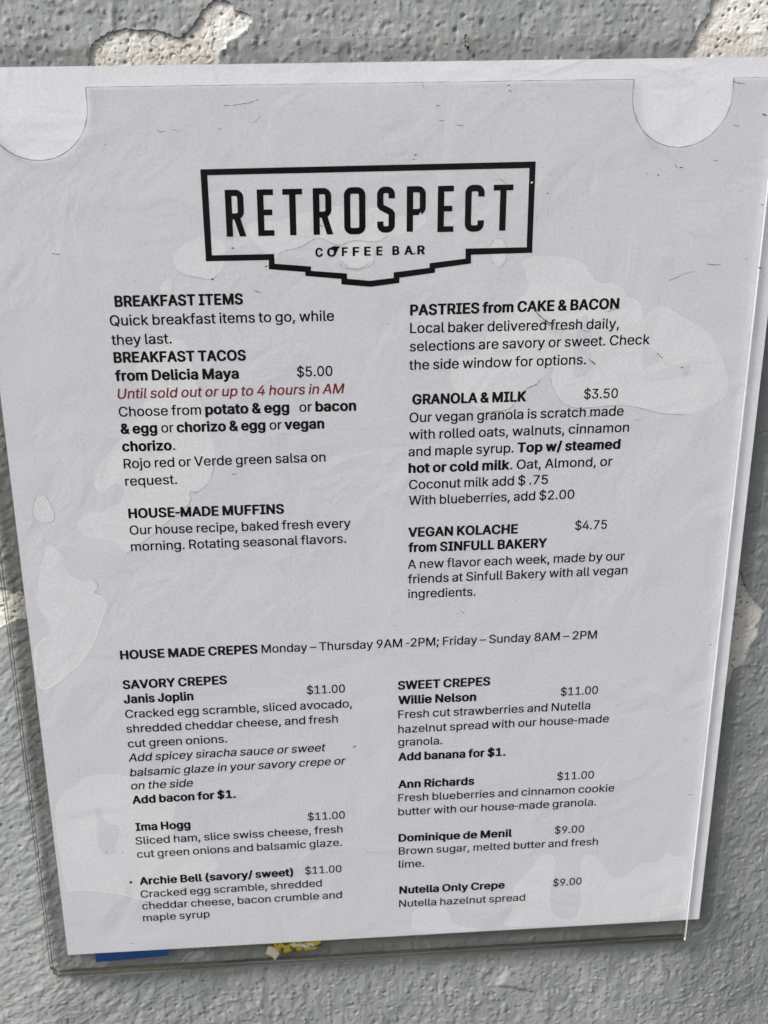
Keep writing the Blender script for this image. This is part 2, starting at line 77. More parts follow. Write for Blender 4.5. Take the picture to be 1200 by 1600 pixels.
TEXT = [
('menu_entry', [
  ('heading', [('b', 'BREAKFAST ITEMS')], -74.54, 78.32, -39.77, 78.13),
  ('body', [('r', 'Quick breakfast items to go, while')], -76.27, 73.09, -14.95, 72.87),
  ('body', [('r', 'they last.')], -76.28, 67.74, -59.84, 67.71)]),
('menu_entry', [
  ('heading', [('b', 'BREAKFAST TACOS')], -76.07, 62.78, -39.66, 62.42),
  ('heading', [('b', 'from Delicia Maya')], -76.14, 57.6, -41.84, 57.3),
  ('price', [('r', '$5.00')], -25.64, 57.24, -15.66, 57.26),
  ('red_note', [('i', 'Until sold out or up to 4 hours in AM')], -75.85, 52.43, -12.29, 52.06),
  ('body', [('r', 'Choose from '), ('b', 'potato & egg'), ('r', '   or '), ('b', 'bacon')], -75.92, 47.22, -9.08, 46.95),
  ('body', [('b', '& egg'), ('r', ' or '), ('b', 'chorizo & egg'), ('r', ' or '), ('b', 'vegan')], -75.84, 42.21, -18.25, 41.93),
  ('body', [('b', 'chorizo'), ('r', '.')], -75.84, 36.99, -60.85, 36.86),
  ('body', [('r', 'Rojo red or Verde green salsa on')], -75.76, 31.8, -18.1, 31.9),
  ('body', [('r', 'request.')], -75.76, 26.54, -60.95, 26.59)]),
('menu_entry', [
  ('heading', [('b', 'HOUSE-MADE MUFFINS')], -75.62, 16.56, -30.52, 16.32),
  ('body', [('r', 'Our house recipe, baked fresh every')], -75.65, 11.34, -11.07, 11.11),
  ('body', [('r', 'morning. Rotating seasonal flavors.')], -75.68, 6.16, -12.45, 6.26)]),
('menu_entry', [
  ('heading', [('b', 'PASTRIES from CAKE & BACON')], 6.13, 73.83, 64.92, 74.19),
  ('body', [('r', 'Local baker delivered fresh daily,')], 6.16, 68.79, 65.31, 68.55),
  ('body', [('r', 'selections are savory or sweet. Check')], 6.09, 63.61, 74.49, 63.76),
  ('body', [('r', 'the side window for options.')], 5.94, 58.28, 56.5, 58.47)]),
('menu_entry', [
  ('heading', [('b', 'GRANOLA & MILK')], 6.91, 48.21, 39.73, 48.12),
  ('price', [('r', '$3.50')], 56.45, 48.3, 66.35, 48.24),
  ('body', [('r', 'Our vegan granola is scratch made')], 6.12, 42.85, 68.41, 42.94),
  ('body', [('r', 'with rolled oats, walnuts, cinnamon')], 6.06, 37.76, 70.38, 37.92),
  ('body', [('r', 'and maple syrup. '), ('b', 'Top w/ steamed')], 5.9, 32.62, 68.17, 32.88),
  ('body', [('b', 'hot or cold milk'), ('r', '. Oat, Almond, or')], 5.93, 27.57, 66.15, 27.63),
  ('body', [('r', 'Coconut milk add $ .75')], 6.14, 22.47, 47.26, 22.64),
  ('body', [('r', 'With blueberries, add $2.00')], 6.12, 17.54, 55.36, 17.71)]),
('menu_entry', [
  ('heading', [('b', 'VEGAN KOLACHE')], 5.96, 7.43, 38.9, 7.3),
  ('price', [('r', '$4.75')], 56.12, 7.65, 65.85, 7.68),
  ('heading', [('b', 'from SINFULL BAKERY')], 5.99, 2.51, 47.94, 2.37),
  ('body', [('r', 'A new flavor each week, made by our')], 5.9, -2.93, 71.98, -2.82),
  ('body', [('r', 'friends at Sinfull Bakery with all vegan')], 5.93, -7.78, 73.19, -7.55),
  ('body', [('r', 'ingredients.')], 6.07, -12.69, 26.69, -12.76)]),
('opening_hours', [
  ('body', [('b', 'HOUSE MADE CREPES '), ('r', 'Monday – Thursday 9AM -2PM; Friday – Sunday 8AM – 2PM')], -81.68, -29.28, 65.1, -29.12)]),
('menu_entry', [
  ('heading', [('b', 'SAVORY CREPES')], -81.72, -39.54, -49.83, -39.37),
  ('heading', [('b', 'Janis Joplin')], -81.81, -44.6, -60.41, -44.48),
  ('price', [('r', '$11.00')], -25.36, -44.24, -13.51, -44.2),
  ('body', [('r', 'Cracked egg scramble, sliced avocado,')], -81.75, -49.82, -11.38, -49.61),
  ('body', [('r', 'shredded cheddar cheese, and fresh')], -81.77, -55.08, -15.88, -54.84),
  ('body', [('r', 'cut green onions.')], -81.78, -60.4, -50.84, -60.23),
  ('note', [('i', 'Add spicey siracha sauce or sweet')], -81.98, -65.53, -19.9, -65.1),
  ('note', [('i', 'balsamic glaze in your savory crepe or')], -82.0, -70.96, -13.56, -70.31),
  ('note', [('i', 'on the side')], -81.98, -75.89, -62.36, -75.83),
  ('note', [('b', 'Add bacon for $1.')], -81.98, -81.21, -48.97, -80.79)]),
('menu_entry', [
  ('heading', [('b', 'Ima Hogg')], -81.75, -91.53, -64.11, -91.58),
  ('price', [('r', '$11.00')], -26.23, -90.96, -14.14, -90.88),
  ('body', [('r', 'Sliced ham, slice swiss cheese, fresh')], -82.15, -96.86, -14.95, -96.28),
  ('body', [('r', 'cut green onions and balsamic glaze.')], -82.05, -102.07, -15.25, -101.49)]),
('menu_entry', [
  ('heading', [('b', 'Archie Bell (savory/ sweet)')], -82.01, -112.71, -31.54, -112.34),
  ('price', [('r', '$11.00')], -27.66, -112.07, -15.55, -111.98),
  ('body', [('r', 'Cracked egg scramble, shredded')], -82.06, -117.96, -22.18, -117.29),
  ('body', [('r', 'cheddar cheese, bacon crumble and')], -81.93, -122.72, -15.55, -122.49),
  ('body', [('r', 'maple syrup')], -81.99, -127.6, -59.85, -127.38)]),
('menu_entry', [
  ('heading', [('b', 'SWEET CREPES')], 3.01, -44.02, 32.16, -43.91),
  ('heading', [('b', 'Willie Nelson')], 3.13, -49.28, 27.84, -49.24),
  ('price', [('r', '$11.00')], 54.7, -48.86, 66.68, -48.78),
  ('body', [('r', 'Fresh cut strawberries and Nutella')], 3.14, -54.4, 64.55, -54.24),
  ('body', [('r', 'hazelnut spread with our house-made')], 3.15, -59.77, 70.89, -59.34),
  ('body', [('r', 'granola.')], 3.16, -64.47, 17.32, -64.61),
  ('note', [('b', 'Add banana for $1.')], 3.18, -69.94, 37.93, -69.94)]),
('menu_entry', [
  ('heading', [('b', 'Ann Richards')], 3.2, -80.28, 28.02, -80.33),
  ('price', [('r', '$11.00')], 55.14, -80.25, 67.34, -80.22),
  ('body', [('r', 'Fresh blueberries and cinnamon cookie')], 3.22, -85.45, 74.45, -85.65),
  ('body', [('r', 'butter with our house-made granola.')], 3.23, -90.76, 68.8, -90.77)]),
('menu_entry', [
  ('heading', [('b', 'Dominique de Menil')], 3.38, -101.04, 41.17, -101.36),
  ('price', [('r', '$9.00')], 55.42, -101.14, 65.33, -101.17),
  ('body', [('r', 'Brown sugar, melted butter and fresh')], 3.48, -106.2, 70.33, -106.49),
  ('body', [('r', 'lime.')], 3.49, -111.51, 12.06, -111.55)]),
('menu_entry', [
  ('heading', [('b', 'Nutella Only Crepe')], 3.69, -121.99, 39.46, -122.15),
  ('price', [('r', '$9.00')], 55.89, -122.42, 65.74, -122.27),
  ('body', [('r', 'Nutella hazelnut spread')], 3.62, -127.55, 46.63, -127.71)])]
FONT = {
'$': [447, [[[202,-74],[202,583],[244,583],[244,-74]],[[224,-9],[172,-4],[128,9],[91,31],[64,60],[46,96],[38,137],[104,137],[110,110],[123,88],[142,71],[166,59],[194,52],[224,49],[257,52],[286,60],[311,74],[329,92],[341,114],[346,139],[342,161],[332,179],[316,193],[296,205],[272,214],[245,222],[184,239],[128,260],[86,289],[67,313],[56,341],[52,372],[58,413],[75,448],[102,476],[138,498],[180,511],[227,516],[275,511],[316,498],[351,476],[377,449],[394,415],[401,378],[337,378],[332,402],[320,421],[302,437],[267,453],[225,459],[194,456],[167,448],[145,435],[129,418],[118,398],[115,376],[119,352],[131,334],[148,319],[169,308],[191,300],[212,293],[264,279],[312,264],[336,252],[359,238],[379,220],[395,198],[405,171],[408,139],[403,99],[386,64],[360,34],[323,11],[278,-4]]]],
'&': [448, [[[197,-7],[150,-2],[110,12],[78,34],[54,62],[39,96],[34,133],[37,163],[47,189],[63,213],[85,235],[111,256],[140,279],[216,335],[237,352],[246,363],[255,375],[260,389],[262,405],[258,427],[245,445],[226,457],[201,461],[184,459],[168,453],[155,444],[145,431],[139,416],[137,399],[139,380],[145,363],[155,346],[169,327],[204,284],[438,0],[364,0],[171,231],[121,293],[102,319],[87,344],[78,370],[75,398],[79,430],[91,458],[109,481],[134,499],[165,510],[200,513],[235,510],[266,499],[290,482],[308,459],[320,433],[324,404],[322,382],[315,362],[305,342],[291,325],[275,308],[256,293],[154,217],[128,195],[110,174],[100,154],[97,131],[100,108],[109,87],[124,70],[143,57],[166,49],[193,46],[223,50],[251,59],[278,75],[301,95],[321,121],[336,151],[346,186],[349,224],[408,224],[405,180],[397,144],[385,115],[371,92],[345,62],[333,47],[305,23],[271,7],[234,-3]]]],
'(': [273, [[[89,207],[92,264],[101,324],[114,384],[132,441],[153,494],[177,539],[236,539],[212,485],[191,428],[174,370],[161,313],[154,258],[151,207],[154,161],[160,115],[172,67],[188,16],[209,-38],[236,-96],[177,-96],[139,-21],[111,55],[95,131]]]],
')': [273, [[[37,-96],[64,-37],[86,18],[102,69],[113,116],[120,162],[122,207],[119,258],[112,313],[99,370],[82,428],[62,485],[37,539],[97,539],[121,494],[142,441],[159,384],[173,323],[181,264],[184,207],[178,130],[161,53],[134,-22],[97,-96]]]],
',': [188, [[[38,-119],[68,71],[137,71],[84,-119]]]],
'-': [453, [[[337,244],[337,188],[114,188],[114,244]]]],
'.': [188, [[[95,-4],[78,-1],[63,9],[53,24],[50,41],[53,59],[63,73],[78,83],[95,87],[113,83],[128,73],[138,59],[141,41],[138,24],[128,9],[113,-1]]]],
'/': [249, [[[235,533],[71,-76],[14,-76],[178,533]]]],
'0': [453, [[[227,-7],[191,-3],[158,7],[130,24],[105,48],[85,77],[69,113],[53,178],[48,254],[53,330],[69,395],[85,431],[106,461],[130,484],[159,502],[191,512],[227,516],[262,512],[295,502],[323,484],[348,461],[368,431],[384,395],[400,330],[405,254],[400,178],[384,113],[368,77],[348,48],[323,24],[295,7],[263,-3]],[[227,50],[261,56],[290,74],[313,103],[330,144],[340,194],[344,254],[340,314],[330,365],[313,405],[290,435],[261,453],[227,460],[192,453],[163,435],[140,405],[123,365],[113,314],[109,254],[113,194],[123,144],[140,103],[163,74],[192,56]]]],
'1': [453, [[[76,0],[76,55],[391,55],[391,0]],[[276,509],[276,0],[212,0],[212,448],[209,448],[86,358],[86,427],[198,509]]]],
'2': [453, [[[64,0],[64,47],[234,229],[282,282],[299,305],[311,327],[318,348],[320,371],[317,397],[308,419],[293,436],[273,449],[250,457],[224,460],[196,457],[172,447],[153,433],[139,413],[130,390],[127,362],[66,362],[71,405],[86,442],[111,473],[143,496],[182,511],[225,516],[268,511],[306,497],[337,474],[361,445],[376,411],[381,372],[378,345],[371,318],[357,290],[336,259],[306,223],[267,180],[153,60],[153,57],[389,57],[389,0]]]],
'3': [453, [[[218,-7],[173,-3],[133,10],[98,30],[70,57],[52,91],[44,132],[109,132],[115,107],[126,87],[144,71],[165,59],[191,52],[219,50],[248,53],[275,61],[297,74],[315,93],[325,116],[329,145],[326,172],[316,196],[299,217],[275,234],[242,244],[201,248],[157,248],[157,299],[288,448],[288,452],[70,452],[70,509],[372,509],[372,461],[211,278],[211,289],[264,288],[308,276],[344,253],[371,222],[387,186],[393,145],[387,103],[370,66],[344,36],[309,12],[266,-2]]]],
'4': [453, [[[40,105],[40,158],[247,509],[311,509],[109,166],[109,163],[413,163],[413,105]],[[282,0],[282,121],[282,146],[282,318],[343,318],[343,0]]]],
'5': [453, [[[221,-7],[178,-2],[140,11],[108,32],[83,60],[66,93],[60,130],[122,130],[127,108],[138,89],[154,73],[173,60],[196,52],[221,50],[250,53],[276,64],[298,82],[314,104],[324,131],[328,162],[324,193],[314,221],[297,244],[275,262],[248,273],[218,277],[192,275],[167,268],[145,258],[128,246],[67,253],[96,509],[366,509],[366,452],[151,452],[134,301],[136,301],[155,315],[178,325],[203,331],[229,334],[263,330],[294,321],[321,306],[345,285],[364,260],[379,231],[388,199],[391,163],[385,117],[369,76],[343,41],[309,15],[268,-1]]]],
'6': [453, [[[226,-7],[182,-1],[142,15],[109,40],[84,74],[69,115],[64,162],[68,199],[80,239],[102,285],[137,340],[252,509],[322,509],[151,261],[145,261],[154,275],[165,288],[179,299],[196,307],[214,312],[235,314],[278,309],[316,295],[346,271],[370,240],[384,201],[389,157],[384,112],[368,73],[343,39],[310,14],[271,-2]],[[226,48],[254,52],[279,63],[299,79],[314,101],[324,128],[327,157],[324,187],[314,213],[299,235],[279,251],[254,262],[226,265],[198,262],[174,252],[153,235],[138,214],[128,188],[125,158],[128,128],[138,102],[153,79],[174,63],[198,52]]]],
'7': [453, [[[97,0],[323,448],[323,452],[62,452],[62,509],[391,509],[391,449],[165,0]]]],
'8': [453, [[[226,-7],[178,-2],[136,11],[101,33],[74,62],[57,96],[52,135],[55,166],[65,195],[81,220],[101,241],[125,256],[153,265],[153,267],[119,282],[93,308],[76,342],[70,380],[75,417],[90,450],[114,477],[146,498],[184,511],[226,516],[269,511],[306,498],[337,477],[361,450],[377,417],[382,380],[376,342],[359,308],[333,282],[300,267],[300,265],[327,256],[351,241],[372,220],[387,195],[397,166],[401,135],[395,96],[378,62],[352,33],[317,11],[275,-2]],[[226,49],[258,52],[285,60],[307,74],[323,91],[333,113],[337,139],[333,165],[322,189],[305,208],[283,223],[256,232],[226,235],[196,232],[169,223],[147,208],[130,189],[119,165],[115,139],[119,113],[129,91],[145,74],[167,60],[195,52]],[[226,290],[252,292],[274,300],[293,313],[307,330],[316,351],[319,376],[316,399],[308,420],[294,437],[275,449],[252,457],[226,460],[200,457],[177,449],[159,437],[145,420],[136,399],[133,376],[136,351],[145,330],[159,313],[178,300],[201,292]]]],
'9': [453, [[[226,516],[271,510],[310,494],[343,468],[368,434],[384,393],[389,347],[385,309],[373,270],[350,224],[315,168],[200,0],[130,0],[301,248],[307,248],[299,234],[287,221],[273,210],[257,202],[238,196],[218,195],[175,199],[137,214],[106,237],[83,269],[68,307],[64,352],[69,397],[85,436],[110,469],[143,494],[182,510]],[[226,460],[199,457],[174,446],[154,429],[138,407],[129,381],[125,352],[129,322],[138,295],[154,274],[174,257],[199,247],[226,243],[254,247],[279,257],[299,273],[314,295],[324,321],[327,350],[324,381],[314,407],[299,429],[279,446],[254,457]]]],
';': [188, [[[38,-119],[68,71],[137,71],[84,-119]],[[103,271],[86,274],[71,284],[61,299],[58,316],[61,334],[71,349],[86,359],[103,362],[121,359],[136,349],[146,334],[149,316],[146,299],[136,284],[121,274]]]],
'A': [480, [[[16,0],[201,509],[276,509],[463,0],[395,0],[287,302],[264,372],[232,478],[245,478],[213,371],[191,302],[85,0]],[[110,142],[110,199],[370,199],[370,142]]]],
'B': [456, [[[60,0],[60,509],[241,509],[289,504],[329,491],[359,469],[381,442],[394,410],[398,374],[395,344],[387,320],[373,301],[356,286],[336,275],[315,267],[315,262],[339,257],[363,245],[385,227],[402,203],[414,173],[418,136],[413,100],[400,67],[377,39],[344,18],[301,4],[247,0]],[[125,57],[245,57],[281,60],[309,67],[330,80],[349,105],[355,137],[352,161],[342,184],[327,203],[306,218],[279,228],[248,231],[125,231]],[[125,285],[238,285],[265,288],[288,296],[308,309],[323,326],[333,348],[336,372],[330,403],[313,429],[283,446],[240,452],[125,452]]]],
'C': [510, [[[267,-7],[225,-3],[186,7],[150,25],[119,49],[92,79],[70,115],[53,157],[44,203],[40,254],[44,305],[53,352],[70,393],[92,429],[119,459],[150,484],[186,501],[225,512],[267,516],[305,513],[340,504],[373,490],[402,471],[427,447],[448,418],[463,385],[473,348],[408,348],[401,373],[389,395],[375,413],[357,428],[337,440],[315,449],[292,454],[267,456],[223,450],[184,432],[150,403],[125,364],[109,314],[103,254],[109,194],[125,145],[151,105],[184,76],[223,59],[267,53],[292,55],[315,60],[337,69],[357,81],[375,96],[389,114],[401,136],[408,160],[473,160],[463,124],[448,91],[428,62],[402,38],[373,19],[341,5],[305,-4]]]],
'D': [502, [[[219,0],[96,0],[96,57],[215,57],[272,63],[318,81],[354,110],[379,149],[394,198],[399,255],[394,312],[379,361],[354,399],[320,428],[275,446],[221,452],[93,452],[93,509],[225,509],[273,505],[315,495],[353,478],[385,455],[412,426],[433,391],[449,351],[458,306],[462,255],[458,205],[449,159],[433,119],[411,83],[384,54],[351,31],[312,14],[268,3]],[[125,509],[125,0],[60,0],[60,509]]]],
'E': [419, [[[60,0],[60,509],[372,509],[372,452],[125,452],[125,286],[355,286],[355,229],[125,229],[125,57],[375,57],[375,0]]]],
'F': [410, [[[60,0],[60,509],[369,509],[369,452],[125,452],[125,278],[346,278],[346,221],[125,221],[125,0]]]],
'G': [520, [[[269,-7],[225,-3],[185,7],[149,25],[118,49],[91,79],[69,116],[53,157],[43,203],[40,254],[43,305],[53,352],[69,393],[91,429],[117,459],[149,484],[184,501],[223,512],[265,516],[304,513],[340,504],[374,489],[403,469],[429,445],[449,416],[465,384],[474,349],[408,349],[399,372],[387,393],[373,411],[356,427],[337,439],[315,448],[291,454],[265,456],[222,450],[183,432],[150,404],[125,364],[109,314],[103,254],[109,194],[125,145],[151,105],[184,76],[224,59],[269,53],[309,57],[345,71],[374,93],[396,123],[410,160],[415,202],[434,199],[283,199],[283,256],[478,256],[478,200],[475,160],[466,124],[451,91],[419,50],[377,19],[326,0]]]],
'H': [517, [[[60,0],[60,509],[125,509],[125,289],[392,289],[392,509],[457,509],[457,0],[392,0],[392,232],[125,232],[125,0]]]],
'I': [300, [[[31,0],[31,57],[118,57],[118,452],[31,452],[31,509],[269,509],[269,452],[183,452],[183,57],[269,57],[269,0]]]],
'J': [396, [[[185,-7],[143,-2],[106,11],[75,33],[52,63],[38,100],[33,145],[33,173],[98,173],[98,145],[104,104],[122,74],[149,56],[185,50],[220,56],[248,74],[266,104],[272,145],[272,509],[336,509],[336,145],[332,100],[318,63],[294,33],[263,11],[227,-2]]]],
'K': [467, [[[104,145],[104,216],[139,261],[174,303],[212,344],[364,509],[448,509],[231,276],[228,276]],[[60,0],[60,509],[125,509],[125,334],[124,225],[125,193],[125,0]],[[372,0],[188,259],[228,309],[449,0]]]],
'L': [393, [[[60,0],[60,509],[125,509],[125,57],[361,57],[361,0]]]],
'M': [628, [[[60,0],[60,509],[152,509],[277,187],[287,159],[299,123],[311,84],[322,49],[307,49],[318,83],[330,121],[342,158],[352,187],[476,509],[568,509],[568,0],[504,0],[504,291],[504,327],[505,369],[506,413],[507,457],[513,457],[498,409],[482,363],[467,322],[456,291],[342,0],[286,0],[170,291],[159,321],[145,361],[129,408],[112,457],[119,457],[120,416],[121,372],[122,328],[122,291],[122,0]]]],
'N': [523, [[[60,0],[60,509],[136,509],[343,183],[363,151],[388,107],[414,55],[405,54],[401,108],[399,157],[399,195],[399,509],[463,509],[463,0],[387,0],[202,290],[177,331],[148,381],[108,452],[119,454],[122,384],[124,328],[125,291],[125,0]]]],
'O': [533, [[[267,-7],[225,-3],[186,7],[150,25],[119,49],[92,79],[70,115],[53,157],[44,203],[40,254],[44,305],[53,352],[70,393],[92,429],[119,459],[150,484],[186,501],[225,512],[267,516],[309,512],[348,501],[384,484],[415,459],[442,429],[464,393],[480,352],[490,305],[493,254],[490,203],[480,157],[464,115],[442,79],[415,49],[384,25],[348,7],[309,-3]],[[267,53],[310,59],[349,76],[383,105],[408,144],[425,194],[430,254],[425,314],[408,365],[383,404],[349,433],[310,450],[267,456],[223,450],[184,433],[151,404],[125,364],[109,314],[103,254],[109,194],[125,144],[151,105],[184,76],[223,59]]]],
'P': [445, [[[60,0],[60,509],[235,509],[289,503],[332,487],[366,462],[390,430],[404,391],[409,348],[404,304],[390,265],[366,233],[332,207],[289,191],[235,186],[109,186],[109,242],[233,242],[269,246],[297,256],[318,272],[333,294],[342,319],[344,348],[342,376],[333,402],[318,423],[297,439],[268,449],[232,452],[125,452],[125,0]]]],
'Q': [533, [[[245,159],[313,159],[369,85],[384,65],[468,-48],[401,-48],[346,27],[331,46]],[[267,-7],[225,-3],[186,7],[150,25],[119,49],[92,79],[70,115],[53,157],[44,203],[40,254],[44,305],[53,352],[70,393],[92,429],[119,459],[150,484],[186,501],[225,512],[267,516],[309,512],[348,501],[384,484],[415,459],[442,429],[464,393],[480,352],[490,305],[493,254],[490,203],[480,157],[464,115],[442,79],[415,49],[384,25],[348,7],[309,-3]],[[267,53],[310,59],[349,76],[383,105],[408,144],[425,194],[430,254],[425,314],[408,365],[383,404],[349,433],[310,450],[267,456],[223,450],[184,433],[151,404],[125,364],[109,314],[103,254],[109,194],[125,144],[151,105],[184,76],[223,59]]]],
'R': [449, [[[60,0],[60,509],[236,509],[290,504],[333,489],[367,465],[390,433],[405,395],[409,352],[405,309],[390,271],[367,240],[333,217],[289,203],[236,198],[96,198],[96,255],[234,255],[269,258],[298,267],[319,281],[334,300],[342,324],[345,352],[342,380],[334,405],[319,425],[298,440],[269,449],[233,452],[125,452],[125,0]],[[353,0],[230,229],[303,229],[428,0]]]],
'S': [447, [[[224,-9],[172,-4],[128,9],[91,31],[64,60],[46,96],[38,137],[104,137],[110,110],[123,88],[142,71],[166,59],[194,52],[224,49],[257,52],[286,60],[311,74],[329,92],[341,114],[346,139],[342,161],[332,179],[316,193],[296,205],[272,214],[245,222],[184,239],[128,260],[86,289],[67,313],[56,341],[52,372],[58,413],[75,448],[102,476],[138,498],[180,511],[227,516],[275,511],[316,498],[351,476],[377,449],[394,415],[401,378],[337,378],[332,402],[320,421],[302,437],[267,453],[225,459],[194,456],[167,448],[145,435],[129,418],[118,398],[115,376],[119,352],[131,334],[148,319],[169,308],[191,300],[212,293],[264,279],[312,264],[336,252],[359,238],[379,220],[395,198],[405,171],[408,139],[403,99],[386,64],[360,34],[323,11],[278,-4]]]],
'T': [449, [[[32,452],[32,509],[417,509],[417,452],[257,452],[257,0],[193,0],[193,452]]]],
'U': [517, [[[259,-8],[203,-2],[154,15],[114,43],[85,80],[66,124],[60,173],[60,509],[124,509],[124,178],[128,144],[141,113],[160,87],[187,68],[220,56],[259,52],[298,56],[331,68],[357,87],[377,113],[389,144],[393,178],[393,509],[457,509],[457,173],[451,124],[433,80],[403,43],[363,15],[315,-2]]]],
'V': [480, [[[204,0],[16,509],[84,509],[192,206],[215,137],[248,31],[235,31],[267,138],[290,206],[395,509],[463,509],[278,0]]]],
'W': [686, [[[155,0],[16,509],[82,509],[163,196],[175,145],[187,94],[197,40],[189,40],[200,94],[211,145],[224,196],[306,509],[380,509],[462,196],[474,145],[486,94],[497,40],[488,40],[499,94],[510,145],[523,196],[603,509],[670,509],[530,0],[455,0],[368,323],[351,391],[336,475],[350,475],[335,395],[318,323],[230,0]]]],
'Y': [472, [[[203,0],[203,208],[16,509],[91,509],[192,344],[222,292],[236,264],[250,230],[224,230],[237,265],[251,293],[280,344],[381,509],[455,509],[268,208],[268,0]]]],
'a': [389, [[[160,-9],[126,-5],[94,5],[68,22],[48,45],[35,73],[30,108],[34,138],[43,161],[58,179],[78,193],[100,203],[125,211],[178,220],[234,227],[252,230],[265,235],[273,243],[276,255],[276,257],[273,279],[267,297],[256,311],[240,322],[220,329],[196,331],[171,329],[149,322],[132,313],[118,301],[107,288],[100,274],[41,291],[57,322],[79,346],[104,364],[133,375],[163,382],[194,384],[215,383],[239,379],[263,372],[286,360],[306,343],[322,320],[333,290],[337,251],[337,0],[277,0],[277,52],[272,52],[264,38],[252,25],[236,12],[215,1],[190,-6]],[[170,45],[202,49],[228,59],[248,74],[263,93],[272,115],[276,138],[276,190],[270,186],[259,182],[231,176],[200,171],[175,168],[154,164],[134,159],[117,150],[103,139],[95,124],[92,105],[94,87],[102,72],[114,61],[130,52],[149,47]]]],
'b': [424, [[[229,-8],[198,-5],[172,4],[153,17],[138,31],[118,59],[112,59],[112,0],[53,0],[53,509],[114,509],[114,319],[118,319],[137,346],[152,360],[171,373],[197,381],[229,384],[274,378],[313,361],[345,332],[370,293],[385,245],[390,189],[385,133],[370,84],[346,45],[313,16],[274,-2]],[[220,47],[253,51],[279,66],[301,88],[316,117],[325,151],[328,189],[325,227],[316,261],[301,290],[280,311],[253,325],[220,330],[188,325],[161,312],[140,291],[125,263],[116,229],[113,189],[116,150],[125,115],[140,86],[162,65],[188,51]]]],
'c': [396, [[[207,-8],[159,-2],[117,16],[82,46],[56,85],[40,133],[34,187],[40,243],[56,291],[82,330],[117,360],[159,378],[207,384],[234,383],[260,377],[284,368],[305,356],[324,341],[340,322],[353,301],[362,277],[303,262],[298,276],[290,289],[281,301],[270,311],[257,319],[242,325],[226,329],[207,330],[173,325],[145,310],[124,287],[108,258],[99,224],[96,187],[99,151],[108,117],[124,89],[145,66],[173,51],[207,46],[226,48],[243,52],[258,58],[271,66],[282,76],[292,89],[299,102],[304,117],[363,102],[354,78],[341,56],[325,37],[306,21],[285,9],[261,-1],[235,-6]]]],
'd': [424, [[[195,-8],[151,-2],[111,16],[79,45],[55,84],[39,133],[34,189],[39,245],[55,293],[79,332],[112,361],[151,378],[196,384],[228,381],[253,373],[272,360],[287,346],[306,319],[311,319],[311,509],[372,509],[372,0],[313,0],[313,59],[307,59],[287,31],[272,17],[252,4],[227,-5]],[[205,47],[236,51],[263,65],[284,86],[299,115],[309,150],[312,189],[309,229],[300,263],[284,291],[263,312],[237,325],[205,330],[172,325],[145,311],[124,290],[108,261],[99,227],[96,189],[99,151],[109,117],[124,88],[145,66],[172,51]]]],
'e': [404, [[[212,-8],[161,-2],[117,16],[82,46],[56,85],[40,132],[34,187],[39,242],[55,290],[81,329],[115,359],[157,378],[205,384],[236,382],[266,374],[294,361],[319,341],[341,315],[357,282],[368,242],[371,194],[371,169],[75,169],[75,221],[338,221],[310,202],[307,237],[298,269],[283,294],[263,314],[237,326],[205,330],[173,326],[146,313],[125,294],[109,270],[99,241],[96,211],[96,178],[100,139],[110,106],[128,80],[151,61],[179,50],[212,46],[234,48],[254,53],[271,61],[285,73],[297,88],[306,105],[365,91],[353,63],[335,39],[311,19],[283,4],[249,-5]]]],
'f': [254, [[[228,379],[228,327],[6,327],[6,379]],[[81,0],[81,432],[84,461],[96,486],[113,505],[135,519],[161,527],[187,530],[207,529],[222,527],[243,521],[227,468],[215,472],[195,474],[171,470],[154,460],[145,443],[142,419],[142,0]]]],
'g': [425, [[[207,-151],[168,-148],[134,-140],[105,-127],[82,-110],[64,-91],[51,-69],[101,-41],[122,-66],[136,-78],[154,-88],[178,-95],[207,-97],[249,-92],[282,-75],[298,-58],[308,-34],[311,-6],[311,68],[306,68],[287,41],[272,28],[252,16],[227,8],[195,5],[152,10],[113,27],[80,53],[55,90],[39,136],[34,191],[39,246],[55,293],[80,332],[112,361],[152,378],[196,384],[228,382],[253,373],[273,360],[288,346],[308,319],[313,319],[313,379],[372,379],[372,-9],[367,-54],[350,-90],[324,-117],[291,-136],[251,-147]],[[205,59],[237,63],[264,75],[285,95],[300,121],[309,154],[312,193],[309,231],[300,264],[285,291],[264,312],[237,325],[205,330],[172,325],[145,312],[124,290],[109,262],[99,229],[96,193],[99,155],[109,123],[124,96],[145,76],[172,63]]]],
'h': [410, [[[114,227],[114,0],[53,0],[53,509],[114,509],[114,287],[102,287],[124,332],[152,362],[187,379],[227,384],[264,380],[295,369],[321,349],[341,321],[353,285],[357,240],[357,0],[296,0],[296,235],[290,275],[273,304],[246,323],[210,329],[184,326],[161,317],[141,303],[126,283],[117,257]]]],
'i': [167, [[[53,0],[53,379],[114,379],[114,0]],[[84,443],[67,446],[54,455],[44,468],[41,483],[44,499],[54,512],[67,521],[84,524],[100,521],[114,512],[123,499],[126,483],[123,468],[114,455],[100,446]]]],
'j': [167, [[[53,379],[114,379],[114,-30],[111,-63],[102,-90],[86,-113],[65,-129],[37,-139],[4,-143],[-10,-143],[-10,-87],[2,-87],[25,-83],[40,-72],[50,-54],[53,-29]],[[83,443],[67,446],[53,455],[44,468],[41,483],[44,499],[53,512],[67,521],[83,524],[100,521],[114,512],[123,499],[126,483],[123,468],[114,455],[100,446]]]],
'k': [381, [[[110,137],[110,212],[121,212],[284,379],[360,379],[184,199],[177,199]],[[53,0],[53,509],[114,509],[114,0]],[[294,0],[148,186],[191,229],[372,0]]]],
